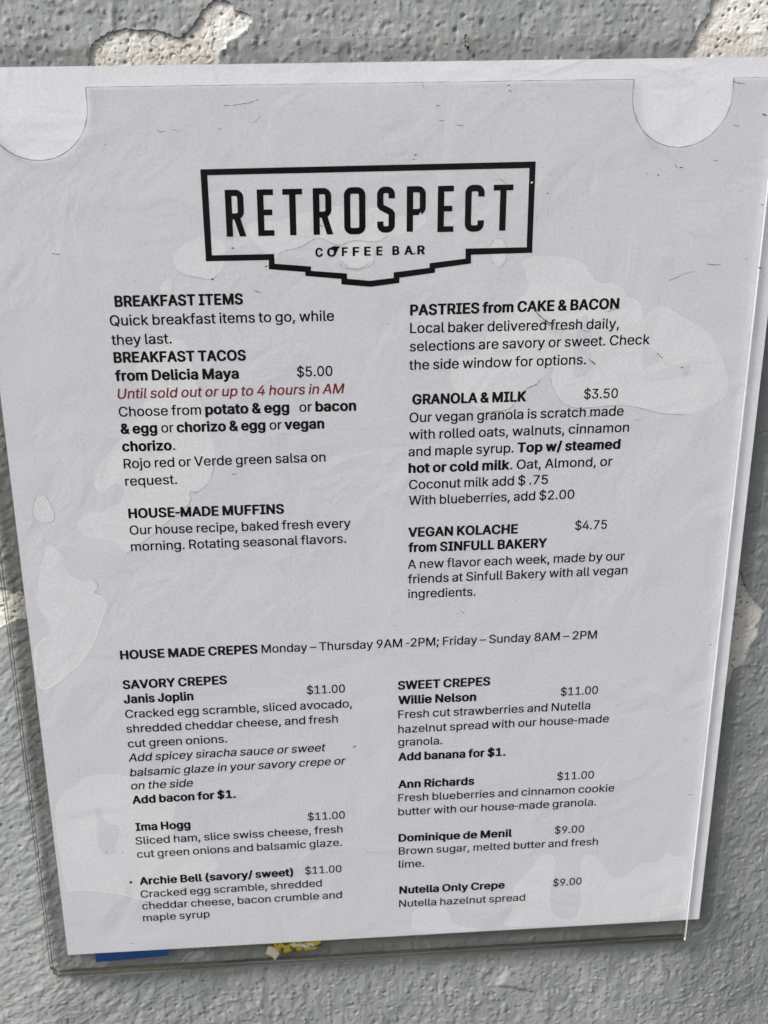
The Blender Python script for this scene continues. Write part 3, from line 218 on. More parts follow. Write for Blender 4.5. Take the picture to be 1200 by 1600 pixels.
'l': [189, [[[139,-2],[101,3],[74,20],[58,47],[53,84],[53,509],[114,509],[114,99],[115,77],[120,62],[130,54],[146,52],[160,53],[170,54],[181,3],[162,-1]]]],
'm': [610, [[[53,0],[53,379],[112,379],[112,295],[108,295],[118,323],[132,346],[151,363],[172,376],[195,384],[219,386],[257,380],[287,361],[309,331],[321,295],[312,295],[322,321],[337,343],[357,361],[381,375],[407,383],[437,386],[468,383],[497,372],[522,354],[541,328],[553,296],[557,255],[557,0],[496,0],[496,254],[493,279],[485,298],[473,313],[447,326],[419,330],[395,328],[374,320],[358,307],[345,290],[338,270],[335,247],[335,0],[274,0],[274,260],[269,288],[253,311],[229,326],[199,330],[178,328],[158,320],[140,307],[126,289],[117,266],[114,238],[114,0]]]],
'n': [410, [[[114,227],[114,0],[53,0],[53,379],[112,379],[112,287],[102,287],[124,332],[152,362],[187,379],[227,384],[264,380],[295,369],[321,349],[341,321],[353,285],[357,240],[357,0],[296,0],[296,235],[290,275],[273,304],[246,323],[210,329],[184,326],[161,317],[141,303],[126,283],[117,257]]]],
'o': [415, [[[207,-8],[159,-2],[117,16],[82,46],[56,85],[40,133],[34,187],[40,243],[56,291],[82,330],[117,360],[159,378],[207,384],[256,378],[299,360],[333,330],[359,291],[376,243],[381,187],[376,133],[359,85],[333,46],[299,16],[256,-2]],[[207,46],[242,51],[270,66],[292,89],[307,117],[316,151],[319,187],[316,224],[307,258],[292,287],[270,310],[242,325],[207,330],[173,325],[145,310],[124,287],[108,258],[99,224],[96,187],[99,151],[108,117],[124,89],[145,66],[173,51]]]],
'p': [424, [[[53,-143],[53,379],[112,379],[112,319],[118,319],[137,346],[152,360],[171,373],[197,381],[229,384],[274,378],[313,361],[345,332],[370,293],[385,245],[390,189],[385,133],[370,84],[346,45],[313,16],[274,-2],[229,-8],[198,-5],[173,4],[153,17],[138,31],[118,59],[114,59],[114,-143]],[[220,47],[253,51],[279,66],[301,88],[316,117],[325,151],[328,189],[325,227],[316,261],[301,290],[280,311],[253,325],[220,330],[188,325],[161,312],[140,291],[125,263],[116,229],[113,189],[116,150],[125,115],[140,86],[162,65],[188,51]]]],
'q': [424, [[[372,-143],[311,-143],[311,59],[306,59],[287,31],[272,17],[252,4],[227,-5],[195,-8],[151,-2],[111,16],[79,45],[55,84],[39,133],[34,189],[39,245],[55,293],[79,332],[112,361],[151,378],[196,384],[228,381],[253,373],[272,360],[287,346],[307,319],[313,319],[313,379],[372,379]],[[205,47],[236,51],[263,65],[284,86],[299,115],[309,150],[312,189],[309,229],[300,263],[284,291],[263,312],[237,325],[205,330],[172,325],[145,311],[124,290],[108,261],[99,227],[96,189],[99,151],[109,117],[124,88],[145,66],[172,51]]]],
'r': [259, [[[53,0],[53,379],[112,379],[112,321],[115,321],[130,347],[152,367],[181,380],[213,385],[229,384],[243,384],[243,322],[230,324],[207,326],[182,323],[159,315],[140,301],[126,284],[117,262],[114,237],[114,0]]]],
's': [365, [[[182,-8],[145,-5],[112,3],[84,18],[62,38],[45,63],[36,94],[94,107],[105,79],[124,60],[150,49],[181,45],[217,50],[244,62],[262,81],[268,103],[265,121],[254,136],[237,147],[212,155],[149,170],[104,186],[72,208],[53,237],[47,274],[51,305],[65,332],[87,354],[115,370],[149,381],[187,384],[223,381],[254,372],[279,358],[299,339],[314,316],[324,290],[268,277],[258,298],[243,316],[219,328],[187,333],[156,329],[131,317],[114,299],[109,277],[112,258],[124,243],[144,232],[172,223],[229,209],[275,194],[306,171],[325,142],[331,107],[326,75],[312,47],[290,24],[260,6],[223,-5]]]],
't': [227, [[[204,379],[204,327],[6,327],[6,379]],[[65,471],[126,471],[126,98],[128,76],[136,61],[150,53],[170,50],[185,51],[202,54],[213,2],[192,-3],[168,-4],[138,-1],[113,7],[92,21],[77,41],[68,64],[65,93]]]],
'u': [410, [[[182,-5],[146,-1],[115,11],[89,31],[69,59],[57,95],[53,139],[53,379],[114,379],[114,144],[119,105],[137,75],[164,56],[200,50],[226,53],[249,62],[268,77],[283,97],[293,122],[296,153],[296,379],[357,379],[357,0],[298,0],[298,92],[307,92],[286,47],[257,17],[222,0]]]],
'v': [389, [[[163,0],[17,379],[84,379],[165,155],[177,121],[187,87],[206,21],[184,21],[203,87],[213,121],[224,155],[305,379],[371,379],[226,0]]]],
'w': [567, [[[138,0],[23,379],[87,379],[133,214],[154,137],[175,41],[165,41],[186,135],[206,214],[252,379],[316,379],[362,214],[382,136],[402,41],[391,41],[413,135],[434,214],[480,379],[545,379],[429,0],[368,0],[319,172],[305,225],[291,280],[277,338],[291,338],[277,280],[263,225],[248,172],[199,0]]]],
'y': [389, [[[47,-139],[61,-86],[71,-87],[88,-90],[104,-89],[118,-84],[130,-74],[141,-58],[151,-36],[163,-1],[17,379],[84,379],[165,155],[177,121],[187,87],[206,21],[184,21],[202,87],[224,155],[305,379],[371,379],[204,-58],[191,-85],[177,-107],[159,-124],[139,-136],[117,-143],[91,-145],[65,-143]]]],
'z': [380, [[[42,0],[42,46],[254,320],[254,323],[48,323],[48,379],[333,379],[333,331],[126,60],[126,56],[339,56],[339,0]]]],
'–': [350, [[[350,244],[350,188],[0,188],[0,244]]]]}

rng = random.Random(5)
# ------------------------------------------------------------------ helpers
def tag(o, label=None, cat=None, group=None, kind=None):
    for k, v in (('label', label), ('category', cat), ('group', group), ('kind', kind)):
        if v: o[k] = v
    return o
def empty(name, x, y, z):
    o = bpy.data.objects.new(name, None); COL.objects.link(o); o.location = W3(x, y, z); o.empty_display_size = .02
    return o
def link(name, me, mat, parent=None, smooth=False):
    o = bpy.data.objects.new(name, me); COL.objects.link(o)
    for m in (mat if isinstance(mat, (list, tuple)) else [mat]): me.materials.append(m)
    if smooth: me.polygons.foreach_set('use_smooth', [True] * len(me.polygons))
    if parent is not None:                    # every thing is unrotated: a parented mesh keeps world-space minus the parent's location
        o.parent = parent
        w = parent.location.copy(); q = parent.parent
        while q is not None: w += q.location; q = q.parent
        o.location = -w
    return o
def mesh(verts, faces):                       # verts in sheet mm
    me = bpy.data.meshes.new('mesh'); me.from_pydata([W3(*v) for v in verts], [], faces); me.update(); return me
def fast_mesh(X, Y, Z, quads, extra_v=None, extra_f=None):
    v = np.empty((X.size, 3), np.float32); v[:, 0] = X.ravel() * .001; v[:, 1] = -Z.ravel() * .001; v[:, 2] = HZ + Y.ravel() * .001
    fl = [quads.astype(np.int32).ravel()]; tot = [np.full(len(quads), 4, np.int32)]
    if extra_v is not None and len(extra_v):
        ev = np.array(extra_v, np.float64); e = np.empty((len(ev), 3), np.float32)
        e[:, 0] = ev[:, 0] * .001; e[:, 1] = -ev[:, 2] * .001; e[:, 2] = HZ + ev[:, 1] * .001
        v = np.vstack([v, e])
    if extra_f:
        fl.append(np.array([i for f in extra_f for i in f], np.int32)); tot.append(np.array([len(f) for f in extra_f], np.int32))
    loops = np.concatenate(fl); tot = np.concatenate(tot); start = np.concatenate([[0], np.cumsum(tot)[:-1]]).astype(np.int32)
    me = bpy.data.meshes.new('mesh'); me.vertices.add(len(v)); me.vertices.foreach_set('co', v.ravel())
    me.loops.add(len(loops)); me.loops.foreach_set('vertex_index', loops)
    me.polygons.add(len(tot)); me.polygons.foreach_set('loop_start', start); me.polygons.foreach_set('loop_total', tot)
    me.update(calc_edges=True); me.validate(); return me
# numpy noise
def perlin(x, y, seed):
    r = np.random.RandomState(seed); N = 256
    a = r.rand(N, N) * 2 * np.pi; gx, gy = np.cos(a), np.sin(a)
    xi = np.floor(x).astype(int); yi = np.floor(y).astype(int); fx = x - xi; fy = y - yi
    u = fx * fx * fx * (fx * (fx * 6 - 15) + 10); w = fy * fy * fy * (fy * (fy * 6 - 15) + 10)
    def d(i, j):
        ii, jj = (xi + i) % N, (yi + j) % N
        return gx[ii, jj] * (fx - i) + gy[ii, jj] * (fy - j)
    return ((d(0, 0) * (1 - u) + d(1, 0) * u) * (1 - w) + (d(0, 1) * (1 - u) + d(1, 1) * u) * w) * 1.5
def fbm(x, y, seed, octs=3):
    s = 0; a = 1
    for k in range(octs): s = s + a * perlin(x * 2 ** k, y * 2 ** k, seed + k); a *= .5
    return s
def sdist(px, py, poly):                      # signed distance, negative inside
    P = np.array(poly); n = len(P); d = np.full(px.shape, 1e9); ins = np.zeros(px.shape, bool)
    for i in range(n):
        a = P[i]; b = P[(i + 1) % n]; e = b - a
        wx, wy = px - a[0], py - a[1]; t = np.clip((wx * e[0] + wy * e[1]) / (e @ e + 1e-12), 0, 1)
        d = np.minimum(d, np.hypot(wx - e[0] * t, wy - e[1] * t))
        if abs(e[1]) > 1e-9:
            c = ((a[1] <= py) != (b[1] <= py)); xx = a[0] + (py - a[1]) * e[0] / e[1]; ins ^= c & (px < xx)
    return np.where(ins, -d, d)
def smooth_poly(pts, it=2, jit=0., seed=1, closed=True):   # Chaikin + a little raggedness
    P = [Vector(p) for p in pts]
    for _ in range(it):
        Q = []; n = len(P)
        rg = range(n) if closed else range(n - 1)
        if not closed: Q.append(P[0])
        for k in rg:
            a, b = P[k], P[(k + 1) % n]; Q += [a * .75 + b * .25, a * .25 + b * .75]
        if not closed: Q.append(P[-1])
        P = Q
    if jit:
        r = random.Random(seed); P = [p + Vector((r.uniform(-jit, jit), r.uniform(-jit, jit))) for p in P]
    return [(p.x, p.y) for p in P]
# flat fill of (possibly overlapping) contours by non-zero winding
def fill(contours):
    vs = []; es = []
    for c in contours:
        n0 = len(vs); vs += [Vector((p[0], p[1])) for p in c]; es += [(n0 + k, n0 + (k + 1) % len(c)) for k in range(len(c))]
    ov, oe, of, *_ = delaunay_2d_cdt(vs, es, [], 0, 1e-5)
    V = np.array([(p.x, p.y) for p in ov]); T = np.array([f[:3] for f in of if len(f) == 3])
    cx = V[T].mean(axis=1); wn = np.zeros(len(T), int)
    for c in contours:
        P = np.array(c, float)
        for a, b in zip(P, np.roll(P, -1, 0)):
            left = (b[0] - a[0]) * (cx[:, 1] - a[1]) - (cx[:, 0] - a[0]) * (b[1] - a[1])
            wn += ((a[1] <= cx[:, 1]) & (b[1] > cx[:, 1]) & (left > 0)).astype(int)
            wn -= ((a[1] > cx[:, 1]) & (b[1] <= cx[:, 1]) & (left < 0)).astype(int)
    keep = T[wn != 0]
    return V, keep
def orient(c, ccw=True):
    A = sum(a[0] * b[1] - b[0] * a[1] for a, b in zip(c, c[1:] + c[:1]))
    return c if (A > 0) == ccw else c[::-1]
GL = {}
_lo = min(x for c in FONT['-'][1] for x, y in c); _hi = max(x for c in FONT['-'][1] for x, y in c)
FONT['-'] = [(_hi - _lo) * .8 + 56, [[[28 + (x - _lo) * .8, y] for x, y in c] for c in FONT['-'][1]]]
def glyph(ch, bold):
    k = (ch, bold)
    if k in GL: return GL[k]
    cs = [[tuple(p) for p in c] for c in FONT[ch][1]]
    if not bold: cs = [[(x + dx, y + dy) for x, y in c] for dx, dy in ((-11, 6), (11, 6), (11, -6), (-11, -6)) for c in cs]
    if bold:
        big = []
        for n in range(8):
            a = n * math.pi / 4 + .2; dx, dy = 39 * math.cos(a), 25 * math.sin(a)
            big += [[(x + dx, y + dy) for x, y in c] for c in cs]
        cs = big + cs
    GL[k] = fill(cs); return GL[k]

class Flat:                                   # collects flat ink shapes lying on the sheet
    def __init__(s): s.v = []; s.f = []
    def add(s, V, T, z, fn=lambda x, y: (x, y)):
        n = len(s.v)
        for x, y in V: q = fn(x, y); s.v.append((q[0], q[1], z))
        for t in T:
            a, b, c = [s.v[n + int(i)] for i in t]
            cr = (b[0] - a[0]) * (c[1] - a[1]) - (c[0] - a[0]) * (b[1] - a[1])
            s.f.append(tuple(n + int(i) for i in (t if cr > 0 else t[::-1])))
    def build(s, name, mat, parent): return link(name, mesh(s.v, s.f), mat, parent)

def ribbon(pts, w, taper=True, seed=0, wob=.25):
    r = random.Random(seed); P = [Vector(p) for p in pts]; n = len(P); L = []; Rr = []
    for k, p in enumerate(P):
        t = (P[min(k + 1, n - 1)] - P[max(k - 1, 0)]); t = t.normalized() if t.length > 1e-9 else Vector((1, 0)); nn = Vector((-t.y, t.x))
        h = w / 2 * (1 + r.uniform(-wob, wob))
        if taper and k in (0, n - 1): h *= .3
        L.append(p + nn * h); Rr.append(p - nn * h)
    V = [(p.x, p.y) for p in L + Rr]; F = [(k, n + k, n + k + 1) for k in range(n - 1)] + [(k, n + k + 1, k + 1) for k in range(n - 1)]
    return V, F

# ------------------------------------------------------------------ materials
class NT:
    def __init__(s, name):
        s.m = bpy.data.materials.new(name); s.m.use_nodes = True; s.t = s.m.node_tree; s.b = s.t.nodes['Principled BSDF']; s.out = s.t.nodes['Material Output']
        s.co = s.n('ShaderNodeTexCoord').outputs['Object']
    def n(s, t, **k):
        q = s.t.nodes.new(t)
        for a, v in k.items(): setattr(q, a, v)
        return q
    def l(s, a, b): s.t.links.new(a, b)
    def noise(s, scale, detail=3., rough=.5, dist=0., stretch=None):
        q = s.n('ShaderNodeTexNoise'); q.inputs['Scale'].default_value = scale; q.inputs['Detail'].default_value = detail
        q.inputs['Roughness'].default_value = rough; q.inputs['Distortion'].default_value = dist
        if stretch:
            mp = s.n('ShaderNodeMapping'); mp.inputs['Scale'].default_value = stretch; s.l(s.co, mp.inputs[0]); s.l(mp.outputs[0], q.inputs['Vector'])
        else: s.l(s.co, q.inputs['Vector'])
        return q.outputs['Fac']
    def ramp(s, f, stops):
        q = s.n('ShaderNodeValToRGB'); s.l(f, q.inputs[0]); e = q.color_ramp.elements
        while len(e) < len(stops): e.new(.5)
        for el_, (p, c) in zip(e, stops): el_.position = p; el_.color = (c if len(c) == 4 else (*c, 1))
        return q.outputs[0]
    def mixc(s, f, a, b, mode='MIX'):
        q = s.n('ShaderNodeMix', data_type='RGBA', blend_type=mode)
        for i, v in ((0, f), (6, a), (7, b)):
            if hasattr(v, 'is_output'): s.l(v, q.inputs[i])
            else: q.inputs[i].default_value = v if i == 0 else (*v[:3], 1)
        return q.outputs[2]
    def math(s, op, a, b=0.):
        q = s.n('ShaderNodeMath', operation=op)
        for i, v in ((0, a), (1, b)):
            if hasattr(v, 'is_output'): s.l(v, q.inputs[i])
            else: q.inputs[i].default_value = v
        return q.outputs[0]
    def bump(s, h, dist, strength=1., prev=None):
        q = s.n('ShaderNodeBump'); q.inputs['Strength'].default_value = strength; q.inputs['Distance'].default_value = dist; s.l(h, q.inputs['Height'])
        if prev is not None: s.l(prev, q.inputs['Normal'])
        return q.outputs[0]
    def set(s, **k):
        for a, v in k.items():
            i = s.b.inputs[a.replace('_', ' ')]
            if hasattr(v, 'is_output'): s.l(v, i)
            else: i.default_value = (*v, 1) if isinstance(v, tuple) and len(v) == 3 else v
        return s.m

def mat_paint():
    s = NT('grey_wall_paint')
    c = s.mixc(s.ramp(s.noise(55, 4), [(.35, (0, 0, 0)), (.68, (1, 1, 1))]), (.30, .318, .318), (.385, .40, .395))
    c = s.mixc(s.ramp(s.noise(260, 3, .6), [(.69, (0, 0, 0)), (.78, (1, 1, 1))]), c, (.20, .20, .19))          # grime specks
    c = s.mixc(s.ramp(s.noise(900, 2), [(.685, (0, 0, 0)), (.76, (1, 1, 1))]), c, (.09, .085, .08))
    nb = s.bump(s.noise(2600, 4, .62), .00011, .8)
    nb = s.bump(s.noise(900, 4, .6, .6), .00019, .8, nb)
    return s.set(Base_Color=c, Roughness=.62, Normal=nb)
def mat_plaster():
    s = NT('bare_plaster')
    c = s.mixc(s.ramp(s.noise(90, 4, .6), [(.38, (0, 0, 0)), (.66, (1, 1, 1))]), (.78, .745, .68), (.86, .84, .81))
    c = s.mixc(s.ramp(s.noise(420, 3, .6), [(.62, (0, 0, 0)), (.74, (1, 1, 1))]), c, (.60, .55, .48))
    at = s.n('ShaderNodeAttribute', attribute_name='pit').outputs['Fac']
    c = s.mixc(at, c, (.10, .085, .07))
    nb = s.bump(s.noise(1300, 4, .65), .0002, .8)
    nb = s.bump(s.noise(320, 3, .6, .4), .0005, .7, nb)
    return s.set(Base_Color=c, Roughness=.9, Normal=nb)
def mat_paper(name, base, grain=.085):
    s = NT(name)
    g = s.ramp(s.noise(1150, 3, .75), [(.3, (0, 0, 0)), (.7, (1, 1, 1))])
    lo = tuple(v * (1 - grain) for v in base); hi = tuple(min(1, v * (1 + grain)) for v in base)
    c = s.mixc(g, lo, hi)
    m = s.ramp(s.noise(28, 4, .55), [(.36, (0, 0, 0)), (.66, (1, 1, 1))])
    c = s.mixc(s.math('MULTIPLY', m, .05), c, (base[0] * .8, base[1] * .8, base[2] * .83))
    nb = s.bump(s.noise(1700, 3, .6), .00006, .8)
    nb = s.bump(s.noise(42, 3, .55, .8), .0011, .55, nb)
    return s.set(Base_Color=c, Roughness=.75, Normal=nb, Specular_IOR_Level=.25)
def mat_ink(name, col, worn=.5):
    s = NT(name)
    f = s.ramp(s.noise(1400, 3, .7), [(.35, (0, 0, 0)), (.75, (1, 1, 1))])
    c = s.mixc(s.math('MULTIPLY', f, worn), col, tuple(v * 1.6 + .018 for v in col))
    return s.set(Base_Color=c, Roughness=.8, Specular_IOR_Level=.06)
def mat_acrylic(name, tint, veil, veil_col=(.8, .8, .82), rough=.06, f0=.005, glow=0., graze=.9):
    s = NT(name); s.t.nodes.remove(s.b)
    tr = s.n('ShaderNodeBsdfTransparent'); tr.inputs[0].default_value = (*tint, 1)
    df = s.n('ShaderNodeBsdfDiffuse'); df.inputs[0].default_value = (*veil_col, 1)
    gl = s.n('ShaderNodeBsdfGlossy'); gl.inputs['Roughness'].default_value = rough
    m1 = s.n('ShaderNodeMixShader'); f = s.ramp(s.noise(22, 5, .62, .6), [(.3, (.15, .15, .15)), (.75, (1, 1, 1))])
    s.l(s.math('MULTIPLY', f, veil), m1.inputs[0]); s.l(tr.outputs[0], m1.inputs[1]); s.l(df.outputs[0], m1.inputs[2])
    lw = s.n('ShaderNodeLayerWeight'); lw.inputs['Blend'].default_value = .5
    fr = s.math('ADD', s.math('MULTIPLY', s.math('POWER', lw.outputs['Facing'], 5.), graze), f0)
    nb = s.bump(s.noise(35, 2), .0012, .25); s.l(nb, lw.inputs['Normal']); s.l(nb, gl.inputs['Normal'])
    m2 = s.n('ShaderNodeMixShader'); s.l(fr, m2.inputs[0]); s.l(m1.outputs[0], m2.inputs[1]); s.l(gl.outputs[0], m2.inputs[2])
    o_ = m2.outputs[0]
    if glow:                                  # white diffuse mixed in, painting the light a sawn edge would scatter
        tl = s.n('ShaderNodeBsdfDiffuse'); tl.inputs[0].default_value = (.95, .96, .96, 1)
        m3 = s.n('ShaderNodeMixShader'); m3.inputs[0].default_value = glow; s.l(o_, m3.inputs[1]); s.l(tl.outputs[0], m3.inputs[2]); o_ = m3.outputs[0]
    s.l(o_, s.out.inputs[0]); return s.m
def mat_plain(name, col, rough=.6, var=.2, sc_=400):
    s = NT(name); f = s.noise(sc_, 3, .6)
    c = s.mixc(f, tuple(v * (1 - var) for v in col), tuple(min(1, v * (1 + var)) for v in col))
    return s.set(Base_Color=c, Roughness=rough)

M_paint, M_plaster = mat_paint(), mat_plaster()
PB = (.715, .715, .755)
M_paper = mat_paper('white_office_paper', PB)
M_damp = mat_paper('paper_pressed_to_acrylic', (.79, .79, .82), .09)
M_ink = mat_ink('black_toner', (.005, .005, .0055), .4)
M_logo = mat_ink('heavy_black_toner', (.004, .004, .004), .25)
M_red = mat_ink('dark_red_toner', (.19, .02, .018), .3)
M_front = mat_acrylic('clear_acrylic_front', (.985, .985, .985), .006)
M_back = mat_acrylic('clear_acrylic_back', (.958, .958, .953), .015, (.45, .45, .44))
M_edge = mat_acrylic('whitened_acrylic_edge', (.80, .81, .80), .5, (.9, .9, .9), .15, .03, .36)  # white put into the edge colour for its bright line of light
M_edge_d = mat_acrylic('shaded_grimy_edge', (.5, .51, .5), .6, (.2, .21, .2), .2)  # dark tint paints the edge's shaded look, along with grime
M_edge_n = mat_acrylic('notch_edge', (.965, .965, .965), .10, (.4, .4, .4), .15, .005, .03, .1)
M_edge_line = mat_acrylic('edge_shade_line', (.55, .55, .55), .45, (.16, .16, .16), .3, .01)  # dark colour of the painted shade line along the cut
M_fold = mat_acrylic('acrylic_fold', (.80, .80, .78), .30, (.42, .41, .37), .1)
M_scuff = mat_plain('dark_scuff', (.06, .056, .052), .8, .6, 900)
M_speck = mat_plain('grey_speck', (.16, .155, .15), .8, .5, 150)
M_white = mat_plain('white_nick', (.7, .7, .7), .5, .05)
M_rim_lit = mat_plain('lit_film_rim', (.93, .93, .93), .45, .03)  # flat ribbon: the lit side of a ridge put into colour
M_rim_shade = mat_plain('shaded_film_rim', (.42, .42, .42), .6, .15)  # flat ribbon: the shaded side of a ridge put into colour
M_blue = mat_plain('blue_tape', (.008, .045, .16), .5, .45, 500)
M_grime = mat_plain('brown_grime', (.10, .075, .05), .9, .4)

# ------------------------------------------------------------------ wall: grey paint coat with losses, bare plaster behind
TH = .6                                      # thickness of the paint build-up (mm)
def ramp_(t, w): return np.where(t < 0, 0, np.where(t < w, t * t / (2 * w), t - w / 2))      # bends smoothly into a slope
def wall_base(x, y):                          # tilts added outside the holder: left turned to the light, right and bottom away
    f = np.clip((300 - np.maximum(np.abs(x), np.abs(y))) / 120, 0, 1); f = f * f * (3 - 2 * f)
    return -2.75 - f * (.15 * ramp_(x - 96, 14) + .15 * ramp_(-113 - x, 6) + .05 * ramp_(-140 - y, 14))
def wall_relief(x, y):
    left = 1 / (1 + np.exp((x + 70) / 14)) * (1 / (1 + np.exp((y - 95) / 18))); bot = 1 / (1 + np.exp((y + 138) / 7))
    c, s = math.cos(.66), math.sin(.66)
    wx = x + 2.0 * perlin(x / 9, y / 9, 71); wy = y + 2.0 * perlin(x / 9, y / 9, 72)
    u, v = (x + .35 * (wx - x)) * c + (y + .35 * (wy - y)) * s, -(x + .35 * (wx - x)) * s + (y + .35 * (wy - y)) * c
    iso = fbm(wx / 5.2, wy / 6.4, 11, 2)                                    # roller stipple
    brush = perlin(u / 8., v / 2.6, 21) + .6 * perlin(u / 4.2, v / 1.15, 22) + .42 * perlin(u / 2.6, v / .75, 23)   # slanting brush drag on the left
    run = perlin(wx / 3.2, wy / 9.5, 31) + .4 * perlin(wx / 1.8, wy / 4.5, 32)      # sagging runs lower down
    scr = np.clip(perlin(x / .9, y / 6.0, 35), -.5, .3)                      # fine vertical roller drag
    keep = 1 - .75 * left
    h = .20 * iso * keep * (1 - .4 * bot) + .225 * brush * left + .20 * run * bot + .09 * scr * keep
    sm = lambda t: t * t / (t + .12)
    lump = sm(np.clip(perlin(x / 3.1, y / 3.3, 41) - .27, 0, 1)); h = h + .95 * lump * np.clip(.5 + .9 * perlin(x / 26, y / 26, 42), 0, 1) * keep
    nub = sm(np.clip(perlin(x / 1.25, y / 1.3, 51) - .46, 0, 1)); h = h + 2.0 * nub * (.4 + .6 * keep)
    pit = sm(np.clip(perlin(x / 1.7, y / 1.7, 61) - .47, 0, 1)); h = h - 2.0 * pit
    h = h + .30 * perlin(x / 42, y / 42, 81) + .06 * fbm(x / 1.3, y / 1.9, 91, 2)
    return .75 * np.tanh(h / .75)
def axis(lo, hi, st, far):
    a = list(np.arange(lo, hi + 1e-6, st)); s = st; p = hi
    while p < far: s *= 1.5; p += s; a.append(p)
    s = st; p = lo
    while p > -far: s *= 1.5; p -= s; a.insert(0, p)
    return np.array(a)
ax = axis(-150, 152, .46, 1100); ay = axis(-205, 168, .46, 950)
X, Y = np.meshgrid(ax, ay); NX, NY = len(ax), len(ay)
fade = np.clip((260 - np.maximum(np.abs(X), np.abs(Y))) / 50, 0, 1)
Zr = wall_relief(X, Y) * fade
BX, BY, bw, bh = BUMP[1][0], BUMP[1][1], 3.2, 6.5       # the wedge-shaped paint lump under the holder
tri = sdist(X, Y, BUMP[:3] + BUMP[5:2:-1] if False else [BUMP[0], BUMP[2], BUMP[5]])
Zr = Zr + .95 * np.clip(-tri / 2.2 + .25, 0, 1) ** .8 * (tri < .6)
SD = np.full(X.shape, 1e3)
polys = [smooth_poly(p, 2, .14, 3 + k) for k, p in enumerate(LOSS)]
jag = .38 * perlin(X / 1.1, Y / 1.1, 99) + .35 * perlin(X / 3.1, Y / 3.1, 98)
for p in polys:
    P_ = np.array(p); m = (X > P_[:, 0].min() - 8) & (X < P_[:, 0].max() + 8) & (Y > P_[:, 1].min() - 8) & (Y < P_[:, 1].max() + 8)
    SD[m] = np.minimum(SD[m], sdist(X[m], Y[m], p) + jag[m])
edge = np.clip(SD, 0, 50)
lift = .24 * np.exp(-edge / 1.3) * (.7 + .8 * perlin(X / 5, Y / 5, 55)) * (SD < 12)      # the rim of the coat lifts a little
Z = wall_base(X, Y) + np.minimum(Zr + np.clip(lift, 0, 1), .8)
idx = np.arange(NX * NY).reshape(NY, NX)
q = np.stack([idx[:-1, :-1], idx[:-1, 1:], idx[1:, 1:], idx[1:, :-1]], -1)
S_ = SD.ravel(); sq = S_[q]; full = (sq > 0).all(-1); cut = (~full) & (sq > 0).any(-1)
ev, ef, emap = [], [], {}
Xr, Yr, Zf = X.ravel(), Y.ravel(), Z.ravel(); N0 = X.size
def evert(a, b):
    k = (min(a, b), max(a, b))
    if k not in emap:
        t = S_[k[0]] / (S_[k[0]] - S_[k[1]]); t = min(.97, max(.03, t)); emap[k] = N0 + len(ev)
        ev.append([Xr[k[0]] + (Xr[k[1]] - Xr[k[0]]) * t, Yr[k[0]] + (Yr[k[1]] - Yr[k[0]]) * t, Zf[k[0]] + (Zf[k[1]] - Zf[k[0]]) * t])
    return emap[k]
skirt = []
for r_, c_ in zip(*np.where(cut)):
    qq = q[r_, c_]; poly = []; cross = []
    for k in range(4):
        a, b = int(qq[k]), int(qq[(k + 1) % 4])
        if S_[a] > 0: poly.append(a)
        if (S_[a] > 0) != (S_[b] > 0): e = evert(a, b); poly.append(e); cross.append(e)
    if len(poly) >= 3: ef.append(poly)
    if len(cross) == 2: skirt.append((poly, cross))
low = {}
def lower(i):
    if i not in low: low[i] = N0 + len(ev); x_, y_, z_ = ev[i - N0]; ev.append([x_, y_, z_ - TH * 1.5])
    return low[i]
for poly, (a, b) in skirt:
    k = poly.index(a); s = (a, b) if poly[(k + 1) % len(poly)] == b else (b, a)
    ef.append([s[1], s[0], lower(s[0]), lower(s[1])])
wall = tag(empty('wall', 0, -950, -3), 'grey painted exterior wall with lumpy brush texture and paint flaked off in places', 'wall')
link('paint_coat', fast_mesh(X, Y, Z, q[full], ev, ef), M_paint, wall, True)
